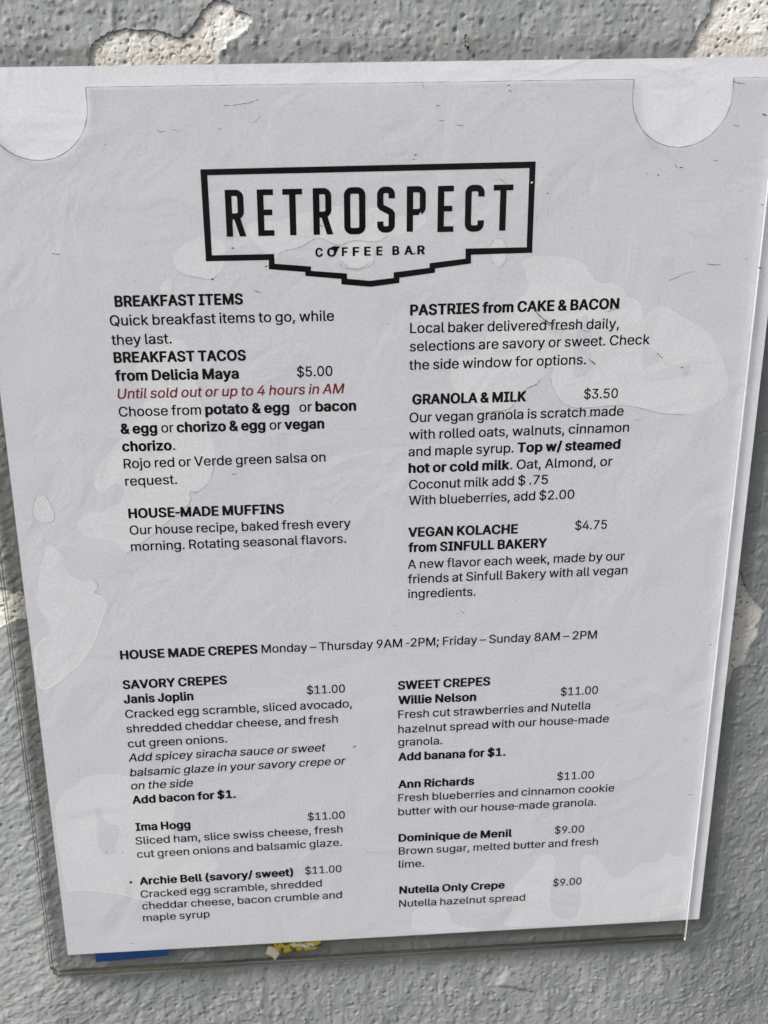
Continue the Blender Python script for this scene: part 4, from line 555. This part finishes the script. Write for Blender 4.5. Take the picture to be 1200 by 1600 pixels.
# bare plaster showing in each loss
for k, p in enumerate(polys):
    P_ = np.array(p); st = .24
    px = np.arange(P_[:, 0].min() - 2.5, P_[:, 0].max() + 2.5, st); py = np.arange(P_[:, 1].min() - 2.5, P_[:, 1].max() + 2.5, st)
    GX, GY = np.meshgrid(px, py)
    h = wall_base(GX, GY) - TH + .13 * fbm(GX / 3.5, GY / 3.5, 200 + k, 3) + .06 * fbm(GX / .9, GY / .9, 210 + k, 2)
    pit = np.zeros(GX.shape)
    rg = np.random.RandomState(7 + k)                                        # craquelure: cell borders of a jittered point set, warped
    amp = (1.0, .15, .45, .12)[k]
    npt = max(6, int((px[-1] - px[0]) * (py[-1] - py[0]) / 11)); C_ = np.c_[rg.uniform(px[0], px[-1], npt), rg.uniform(py[0], py[-1], npt)]
    wx = GX + 1.5 * perlin(GX / 2.4, GY / 2.4, 220 + k) + .35 * perlin(GX / .7, GY / .7, 225 + k); wy = GY + 1.5 * perlin(GX / 2.2, GY / 2.2, 230 + k)
    d1 = np.full(GX.shape, 1e9); d2 = d1.copy(); own = np.zeros(GX.shape, int)
    for j, (cx, cy) in enumerate(C_):
        d = np.hypot(wx - cx, wy - cy); nw = d < d1; d2 = np.where(nw, d1, np.minimum(d2, d)); own = np.where(nw, j, own); d1 = np.where(nw, d, d1)
    crack = np.clip(1 - (d2 - d1) / .27, 0, 1) * np.clip(perlin(GX / 3, GY / 3, 240 + k) * 2.4 + .55, 0, 1) * amp
    smoothzone = np.zeros(GX.shape)
    if k == 0: smoothzone = 1 / (1 + np.exp(-(GX + GY * .9 - (LOSS[0][15][0] - 2 + LOSS[0][15][1] * .9 - 6.5)) / .5)); crack *= 1 - .9 * smoothzone
    h = h - .4 * crack + (rg.rand(npt) * .14)[own] * amp * (1 - smoothzone) + .25 * smoothzone
    pit = np.maximum(pit, crack * .6)
    for x_, y_ in HOLE_DOTS + [(rg.uniform(px[0], px[-1]), rg.uniform(py[0], py[-1])) for _ in range(10 + npt // 2)]:
        r0 = rg.uniform(.18, .5); d = np.hypot((GX - x_) * rg.uniform(.7, 1.4), GY - y_); g = np.exp(-(d / r0) ** 2); h = h - .5 * g; pit = np.maximum(pit, np.clip(g * 1.1, 0, 1) * rg.uniform(.3, 1))
    n_y, n_x = GX.shape; ii = np.arange(n_x * n_y).reshape(n_y, n_x)
    me = fast_mesh(GX, GY, h, np.stack([ii[:-1, :-1], ii[:-1, 1:], ii[1:, 1:], ii[1:, :-1]], -1).reshape(-1, 4))
    at = me.attributes.new('pit', 'FLOAT', 'POINT'); at.data.foreach_set('value', pit.ravel().astype(np.float32))
    o = link('bare_plaster', me, M_plaster, wall, True)
    o['label'] = ('cracked cream plaster bared above the menu on the left', 'smooth pale plaster bared in the upper right corner', 'small plaster patch bared at the left edge', 'pitted beige plaster patch bared right of the menu')[k]
# rusty flecks on the paint
fl = Flat()
for x_, y_ in RUST + [LOSS[2][7]]:
    for _ in range(4):
        a0 = rng.uniform(0, 6); r0 = rng.uniform(.12, .32); cx, cy = x_ + rng.uniform(-.4, .4), y_ + rng.uniform(-.6, .6)
        fl.add([(cx + r0 * rng.uniform(.5, 1.1) * math.cos(a0 + j), cy + 1.5 * r0 * rng.uniform(.5, 1.1) * math.sin(a0 + j)) for j in range(6)], [(0, 1, 2), (0, 2, 3), (0, 3, 4), (0, 4, 5)], -1.95)
fl.build('rust_fleck', mat_plain('rust', (.10, .04, .025), .9, .4), wall)

# ------------------------------------------------------------------ acrylic sign holder
L0, R0, TOP, BOT = -113.2, 103.4, 134.7, -147.3
ZB0, ZB1, ZF0, ZF1 = -1.75, -.35, .3, 1.6   # back panel and front panel faces (mm)
holder = tag(empty('sign_holder', 0, BOT, 0), 'clear acrylic wall-mounted sign holder with two thumb notches enclosing the menu sheet', 'sign holder')
def arc(cx, cy, r, a0, a1, n=20): return [(cx + r * math.cos(math.radians(a0 + (a1 - a0) * k / n)), cy + r * math.sin(math.radians(a0 + (a1 - a0) * k / n))) for k in range(n + 1)]
rn = 13.4
front = [(L0 + 1.5, BOT), (R0 - .3, BOT), (R0, BOT + .3), (R0, TOP - .5), (R0 - .5, TOP), (90.9, TOP)] + arc(77.6, 117.4 + rn, rn, 0, -180) + [(64.3, TOP), (-77.1, TOP)] + arc(-90.5, 117.0 + rn, rn, 0, -180) + [(-103.9, TOP), (L0, TOP), (L0, BOT + 1.5)]
def slab(name, poly, z0, z1, mat, matedge, parent, chamfer=.12):
    V, T = fill([poly]); fl_ = Flat(); fl_.add(V, T, z1); fl_.f = list(fl_.f); n = len(V)
    vs = list(fl_.v); fs = list(fl_.f); mi = [0] * len(fs)
    vs += [(x, y, z0) for x, y in V]; fs += [tuple(n + i for i in f[::-1]) for f in fl_.f]; mi += [0] * len(fl_.f)
    cnt = {}
    for f in fl_.f:
        for a, b in zip(f, f[1:] + f[:1]): cnt[(a, b)] = 1
    for (a, b) in cnt:
        if (b, a) not in cnt: fs.append((b, a, n + a, n + b)); mi.append(matedge(((vs[a][0] + vs[b][0]) / 2, (vs[a][1] + vs[b][1]) / 2)))
    me = mesh(vs, fs); o = link(name, me, mat, parent); me.polygons.foreach_set('material_index', mi); return o
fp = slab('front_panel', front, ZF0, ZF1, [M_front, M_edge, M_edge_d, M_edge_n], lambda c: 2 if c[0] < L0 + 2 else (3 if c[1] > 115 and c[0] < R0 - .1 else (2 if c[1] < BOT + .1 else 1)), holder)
back = [(L0 - 1.3, BOT + 2), (L0 + .7, BOT), (105, BOT)] + arc(105.5, BOT + 8, 8, -90, 0, 8) + [(113.5, 145.6), (L0 - 1.3, 145.3)]
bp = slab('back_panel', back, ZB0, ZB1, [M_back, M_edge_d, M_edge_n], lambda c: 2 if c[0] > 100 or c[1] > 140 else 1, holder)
# the sawn top edge and the two thumb notches: a fine dark line painted as the shade along the cut
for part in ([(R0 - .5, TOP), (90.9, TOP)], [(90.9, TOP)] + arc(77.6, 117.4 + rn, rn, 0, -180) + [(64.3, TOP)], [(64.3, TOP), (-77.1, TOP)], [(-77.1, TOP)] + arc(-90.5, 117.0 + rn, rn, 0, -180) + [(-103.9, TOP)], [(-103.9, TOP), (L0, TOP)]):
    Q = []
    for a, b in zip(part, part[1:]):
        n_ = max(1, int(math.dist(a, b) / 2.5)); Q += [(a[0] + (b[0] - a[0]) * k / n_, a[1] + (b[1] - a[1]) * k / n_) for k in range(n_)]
    V, F = ribbon(Q + [part[-1]], .24 if len(part) > 2 else .15, False, len(Q), .5); g = Flat(); g.add(V, F, ZF1 + .01); g.build('painted_edge_line', M_edge_line, holder)
# heat-bent fold joining the two panels along the bottom
vs, fs = [], []
n_ = 10; prof_o = [((ZF1 + ZB0) / 2 + (ZF1 - ZB0) / 2 * math.cos(math.pi * k / n_), BOT - 1.5 * math.sin(math.pi * k / n_)) for k in range(n_ + 1)]
prof_i = [((ZF0 + ZB1) / 2 + (ZF0 - ZB1) / 2 * math.cos(math.pi * k / n_), BOT - .35 * math.sin(math.pi * k / n_)) for k in range(n_, -1, -1)]
pr = prof_o + prof_i
for x_ in (L0 + 1.6, R0 - .4): vs += [(x_, y_, z_) for z_, y_ in pr]
m_ = len(pr); fs = [(k, (k + 1) % m_, m_ + (k + 1) % m_, m_ + k) for k in range(m_)]
for k in range(n_): fs += [(k, k + 1, m_ - 2 - k, m_ - 1 - k)[::-1], (m_ + k, m_ + k + 1, 2 * m_ - 2 - k, 2 * m_ - 1 - k)]
o = link('bottom_fold', mesh(vs, fs), M_fold, holder)
bm = bmesh.new(); bm.from_mesh(o.data); bmesh.ops.recalc_face_normals(bm, faces=bm.faces); bm.to_mesh(o.data); bm.free()
o.data.polygons.foreach_set('use_smooth', [True] * len(o.data.polygons))
# dusty film that has crept in along the left side and the bottom
V, T = fill([orient(smooth_poly([(L0 + .3, BOT + .4), (R0 - .6, BOT + .4), (R0 - .6, -139), (40, -138), (-30, -138.6), (-100, -138), (-106.5, -134), (-107, -60), (-106, 20), (-107.5, 90), (L0 + .3, 128)], 1, .1, 9))])
g = Flat(); g.add(V, T, ZB1 + .03); g.build('dust_film', mat_acrylic('grey_green_dust_film', (.86, .865, .845), .16, (.27, .27, .24)), holder)
V, F = ribbon([(-50 + k * 5, 145.25 + .02 * k) for k in range(-12, 32)], .22, True, 77, .6); g = Flat(); g.add(V, F, ZB1 + .02); g.build('painted_edge_line', mat_acrylic('edge_light_line', (.9, .9, .9), .35, (.8, .8, .8)), holder)  # pale line painted as the light on the back panel's top edge
# grime gathered in the fold
for x0, x1, w in ((-106, -62, .75), (80, 102.5, .7), (-40, 20, .35)):
    n_ = 26; pts = [(x0 + (x1 - x0) * k / n_, BOT + .25 + rng.uniform(-.12, .2)) for k in range(n_ + 1)]
    V, F = ribbon(pts, w, True, int(x0) + 200, .7); g = Flat(); g.add(V, F, -.2); g.build('grime', M_grime, holder)
V, F = ribbon([(102.7, BOT + 1), (102.9, BOT + 4), (102.8, BOT + 8.5)], .55, True, 4); g = Flat(); g.add(V, F, -.2); g.build('grime', M_grime, holder)
# scuffs and nicks on the front face
def wiggle(p):
    if len(p) < 3: return [p[0], ((p[0][0] + p[-1][0]) / 2 + rng.uniform(-.05, .05), (p[0][1] + p[-1][1]) / 2 + rng.uniform(-.05, .05)), p[-1]]
    return smooth_poly(p, 2, .05, len(p), False)
for k, (p, w) in enumerate(SCUFFS): V, F = ribbon(wiggle(p), w * .8, True, k, .6); s_ = Flat(); s_.add(V, F, ZF1 + .03); s_.build('scuff_mark', M_scuff, holder)
s_ = Flat()
for k in range(120):                                                         # fine specks
    x_, y_ = rng.uniform(-108, 101), rng.uniform(-140, 130); w = rng.choice((.07, .09, .1, .12, .16)); l_ = w * rng.uniform(.8, 4); a0 = rng.uniform(-.7, .7)
    V, F = ribbon(wiggle([(x_, y_), (x_ + l_ * math.cos(a0), y_ + l_ * math.sin(a0))]), w, True, k); s_.add(V, F, ZF1 + .03)
tag(s_.build('specks', M_speck, holder), kind='stuff')
for k, (p, w) in enumerate(WHITE): V, F = ribbon(wiggle(p), w * .8, True, k, .5); s_ = Flat(); s_.add(V, F, ZF1 + .03); s_.build('white_nick', M_white, holder)
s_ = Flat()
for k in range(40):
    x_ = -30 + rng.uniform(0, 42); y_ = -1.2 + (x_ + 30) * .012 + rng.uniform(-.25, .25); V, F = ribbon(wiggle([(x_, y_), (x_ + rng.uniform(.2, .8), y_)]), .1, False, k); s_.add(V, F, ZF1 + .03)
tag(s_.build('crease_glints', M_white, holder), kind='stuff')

# ------------------------------------------------------------------ menu sheet
sheet = tag(empty('menu_sheet', 0, -139.7, 0), 'white printed coffee bar menu sheet with black lettering, slipped inside the clear holder', 'menu')
n_x, n_y = 40, 52
vs = [(-107.95 + 215.9 * i / n_x, -139.7 + 279.4 * j / n_y, -.1) for j in range(n_y + 1) for i in range(n_x + 1)]
K_ = len(vs); vs += [(x, y, 0.) for x, y, z in vs]
fs = []
for j in range(n_y):
    for i in range(n_x):
        a = j * (n_x + 1) + i; f = (a, a + 1, a + n_x + 2, a + n_x + 1); fs += [f[::-1], tuple(K_ + k for k in f)]
rim = [i for i in range(n_x + 1)] + [(j + 1) * (n_x + 1) - 1 for j in range(1, n_y + 1)] + [n_y * (n_x + 1) + i for i in range(n_x - 1, -1, -1)] + [j * (n_x + 1) for j in range(n_y - 1, 0, -1)]
fs += [(a, b, K_ + b, K_ + a) for a, b in zip(rim, rim[1:] + rim[:1])]
link('paper', mesh(vs, fs), M_paper, sheet)
ZS, ZD, ZR, ZT = .014, .022, .03, .04
for k, p in enumerate(STAINS):
    q_ = smooth_poly(p, 2, .1, 40 + k)
    q_ = [(max(-107.8, min(107.8, x)), max(-139.55, min(139.55, y))) for x, y in q_]
    V, T = fill([q_]); f_ = Flat(); f_.add(V, T, ZS + .0005 * k); f_.build('damp_patch', M_damp, sheet)
for k, p in enumerate(DRY):
    V, T = fill([smooth_poly(p, 2, .08, 60 + k)]); f_ = Flat(); f_.add(V, T, ZD); f_.build('dry_gap', M_paper, sheet)
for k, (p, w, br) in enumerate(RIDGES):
    V, F = ribbon(smooth_poly(p, 2, .06, 80 + k, False), w * 1.0, True, k, .5); f_ = Flat(); f_.add(V, F, ZR + .0004 * k); f_.build('damp_rim', M_rim_lit if br else M_rim_shade, sheet)
st = Flat()                                                                  # brown ring stain under the tagline
cx, cy = TAG[3][1] + .3, TAG[3][3] - .4
for k in range(150):
    a0 = math.radians(rng.gauss(268, 34)); rr = 4.6 + rng.gauss(0, .28); x_, y_ = cx + rr * math.cos(a0), cy + .3 + rr * .78 * math.sin(a0); r0 = rng.uniform(.03, .11)
    st.add([(x_ + r0, y_), (x_, y_ + r0), (x_ - r0, y_), (x_, y_ - r0)], [(0, 1, 2), (0, 2, 3)], ZT + .003)
o = st.build('coffee_stain', mat_plain('coffee_stain', (.40, .36, .31), .9, .25), sheet); tag(o, kind='stuff')

# ---- logo: frame, big lettering, tagline
lg = Flat(); V, T = fill([orient([tuple(p) for p in LOGO_OUT]), orient([tuple(p) for p in LOGO_IN], False)]); lg.add(V, T, ZT)
logo = lg.build('logo_frame', M_logo, sheet)
def stroke(pts, w):
    P = [Vector(p) for p in pts]; L = []; Rr = []; n = len(P)
    for k in range(n):
        t0 = (P[k] - P[k - 1]).normalized() if k else (P[1] - P[0]).normalized(); t1 = (P[k + 1] - P[k]).normalized() if k < n - 1 else t0
        nn = Vector((-(t0 + t1).y, (t0 + t1).x)).normalized(); h = w / 2 / max(.45, nn.dot(Vector((-t0.y, t0.x)))); L.append(P[k] + nn * h); Rr.append(P[k] - nn * h)
    return orient([(p.x, p.y) for p in L + Rr[::-1]])
def big_letter(ch, x0, x1, y0, y1, t, th):
    h = th / 2; a, b, c, d = x0 + t / 2, x1 - t / 2, y0 + h, y1 - h; r = 1.25; m = y0 + (y1 - y0) * .435
    def q4(cx, cy, a0, a1): return arc(cx, cy, r, a0, a1, 6)
    if ch == 'T': return [stroke([(x0, d), (x1, d)], th), stroke([((x0 + x1) / 2, y0), ((x0 + x1) / 2, y1)], t)]
    if ch == 'E': return [stroke([(a, y0), (a, y1)], t), stroke([(x0, d), (x1 - .05, d)], th), stroke([(x0, c), (x1, c)], th), stroke([(x0, (y0 + y1) / 2 + .1), (x1 - .4, (y0 + y1) / 2 + .1)], th)]
    if ch == 'P': return [stroke([(a, y0), (a, y1)], t), stroke([(x0, d)] + q4(b - r, d - r, 90, 0) + q4(b - r, m + r, 0, -90) + [(x0, m)], t * .95)]
    if ch == 'R':
        bb = b - .35; return [stroke([(a, y0), (a, y1)], t), stroke([(x0, d)] + q4(bb - r, d - r, 90, 0) + q4(bb - r, m + r, 0, -90) + [(x0, m)], t * .95), orient([(x0 + 2.0, m), (x0 + 3.7, m), (x1, y0), (x1 - t, y0)])]
    if ch == 'O': return [stroke([((a + b) / 2, d)] + q4(a + r, d - r, 90, 180) + q4(a + r, c + r, 180, 270) + q4(b - r, c + r, 270, 360) + q4(b - r, d - r, 0, 90) + [((a + b) / 2 - .01, d)], t)]
    if ch == 'C': return [stroke([(b, d - r - 1.0)] + q4(b - r, d - r, 0, 90) + q4(a + r, d - r, 90, 180) + q4(a + r, c + r, 180, 270) + q4(b - r, c + r, 270, 360) + [(b, c + r + .9)], t)]
    if ch == 'S':
        yu, yl = y0 + (y1 - y0) * .60, y0 + (y1 - y0) * .42
        return [stroke([(b, d - r - 1.0)] + q4(b - r, d - r, 0, 90) + q4(a + r, d - r, 90, 180) + [(a, yu), (a + .35, yu - .5), (b - .35, yl + .35), (b, yl - .15)] + q4(b - r, c + r, 0, -90) + q4(a + r, c + r, 270, 180) + [(a, c + r + .9)], t)]
f_ = Flat()
for ch, x0, x1 in BIG: V, T = fill(big_letter(ch, x0, x1, 96.35 + (.25 if ch in 'SP' else 0), 108.5, 1.72, 1.5)); f_.add(V, T, ZT + .002)
f_.build('logo_lettering', M_logo, logo)
f_ = Flat()
for ch, x0, x1, y0 in TAG:
    V, T = glyph(ch, True); xa, xb = V[:, 0].min(), V[:, 0].max(); s1 = (x1 - x0) / (xb - xa); f_.add(V, T, ZT + .002, lambda x, y: (x0 + (x - xa) * s1, y0 + y * 2.25 / 509))
for p in (LEAF, SWOOSH): V, T = fill([orient([tuple(a) for a in p])]); f_.add(V, T, ZT + .004)
f_.build('logo_tagline', M_logo, logo)

# ---- the printed entries
CAPS = 2.86 / 509
def line_shapes(flat, segs, x0, y0, x1, y1, z):
    items = []; pen = 0
    for sty, t in segs:
        for ch in t:
            if ch == ' ': pen += 150; continue
            V, T = glyph(ch, sty == 'b'); W_ = V.copy()
            if sty == 'i': W_[:, 0] += W_[:, 1] * .17
            items.append((W_ + np.array([pen, 0]), T)); pen += FONT[ch][0] + (22 if sty == 'b' else 0)
    lo = min(v[:, 0].min() for v, _ in items); hi = max(v[:, 0].max() for v, _ in items); sx = (x1 - x0) / (hi - lo); sl_ = (y1 - y0) / (x1 - x0)
    for v, T in items: flat.add(v, T, z, lambda x, y: (x0 + (x - lo) * sx, y0 + (x - lo) * sx * sl_ + y * CAPS))
NAMES = {'heading': 'entry_heading', 'price': 'price', 'note': 'entry_note', 'red_note': 'red_note'}
for name, lines in TEXT:
    roles = {}
    for role, segs, x0, y0, x1, y1 in lines: line_shapes(roles.setdefault(role, Flat()), segs, x0, y0, x1, y1, ZT)
    main = roles.pop('body').build(name, M_ink, sheet)
    for role, f_ in roles.items():
        o = f_.build(NAMES[role], M_red if role == 'red_note' else M_ink, main)
# the stray bullet printed before the last savoury entry
f_ = Flat(); V, T = fill([[(BULLET[0] + .48 * math.cos(k * math.pi / 8), BULLET[1] + .48 * math.sin(k * math.pi / 8)) for k in range(16)]]); f_.add(V, T, ZT); f_.build('bullet_dot', M_ink, sheet)

# ------------------------------------------------------------------ scraps stuck to the holder's back panel
def scrap(name, pts, z0, z1, mats, label, cat, seed, jit=.12):
    p = orient([tuple(a) for a in pts]); Q = []
    for a, b in zip(p, p[1:] + p[:1]):
        n = max(1, int(math.dist(a, b) / .7))
        for k in range(n): Q.append((a[0] + (b[0] - a[0]) * k / n, a[1] + (b[1] - a[1]) * k / n))
    r = random.Random(seed); Q = [(x + r.uniform(-jit, jit), y + r.uniform(-jit, jit)) for x, y in Q]
    o = slab(name, Q, z0, z1, mats, lambda c: 0, None); tag(o, label, cat); return o
b0 = [list(p) for p in BLUE]
b0[0][1] += 6; b0[1][1] += 6
scrap('blue_tape', b0, -.34, -.2, [M_blue], 'dark blue strip of tape peeking out below the bottom left edge of the menu', 'tape', 1, .06)
s = NT('yellow_sticker_print')
c = s.mixc(s.ramp(s.noise(420, 3, .6, .5), [(.5, (0, 0, 0)), (.56, (1, 1, 1))]), (.33, .27, .02), (.05, .045, .025))
c = s.mixc(s.ramp(s.noise(300, 2, .6), [(.6, (0, 0, 0)), (.64, (1, 1, 1))]), c, (.42, .43, .40))
M_yel = s.set(Base_Color=c, Roughness=.5)
y0 = [list(p) for p in YEL]; y0[0][1] += 6; y0[1][1] += 6
st_ = scrap('torn_sticker', y0, -.34, -.22, [M_yel], 'torn yellow and black sticker peeking out below the middle of the menu', 'sticker', 2, .3)
V, T = fill([orient([tuple(p) for p in YEL2])]); f_ = Flat(); f_.add(V, T, -.15); f_.build('peeled_corner', mat_plain('sticker_backing', (.42, .38, .30), .8), st_)
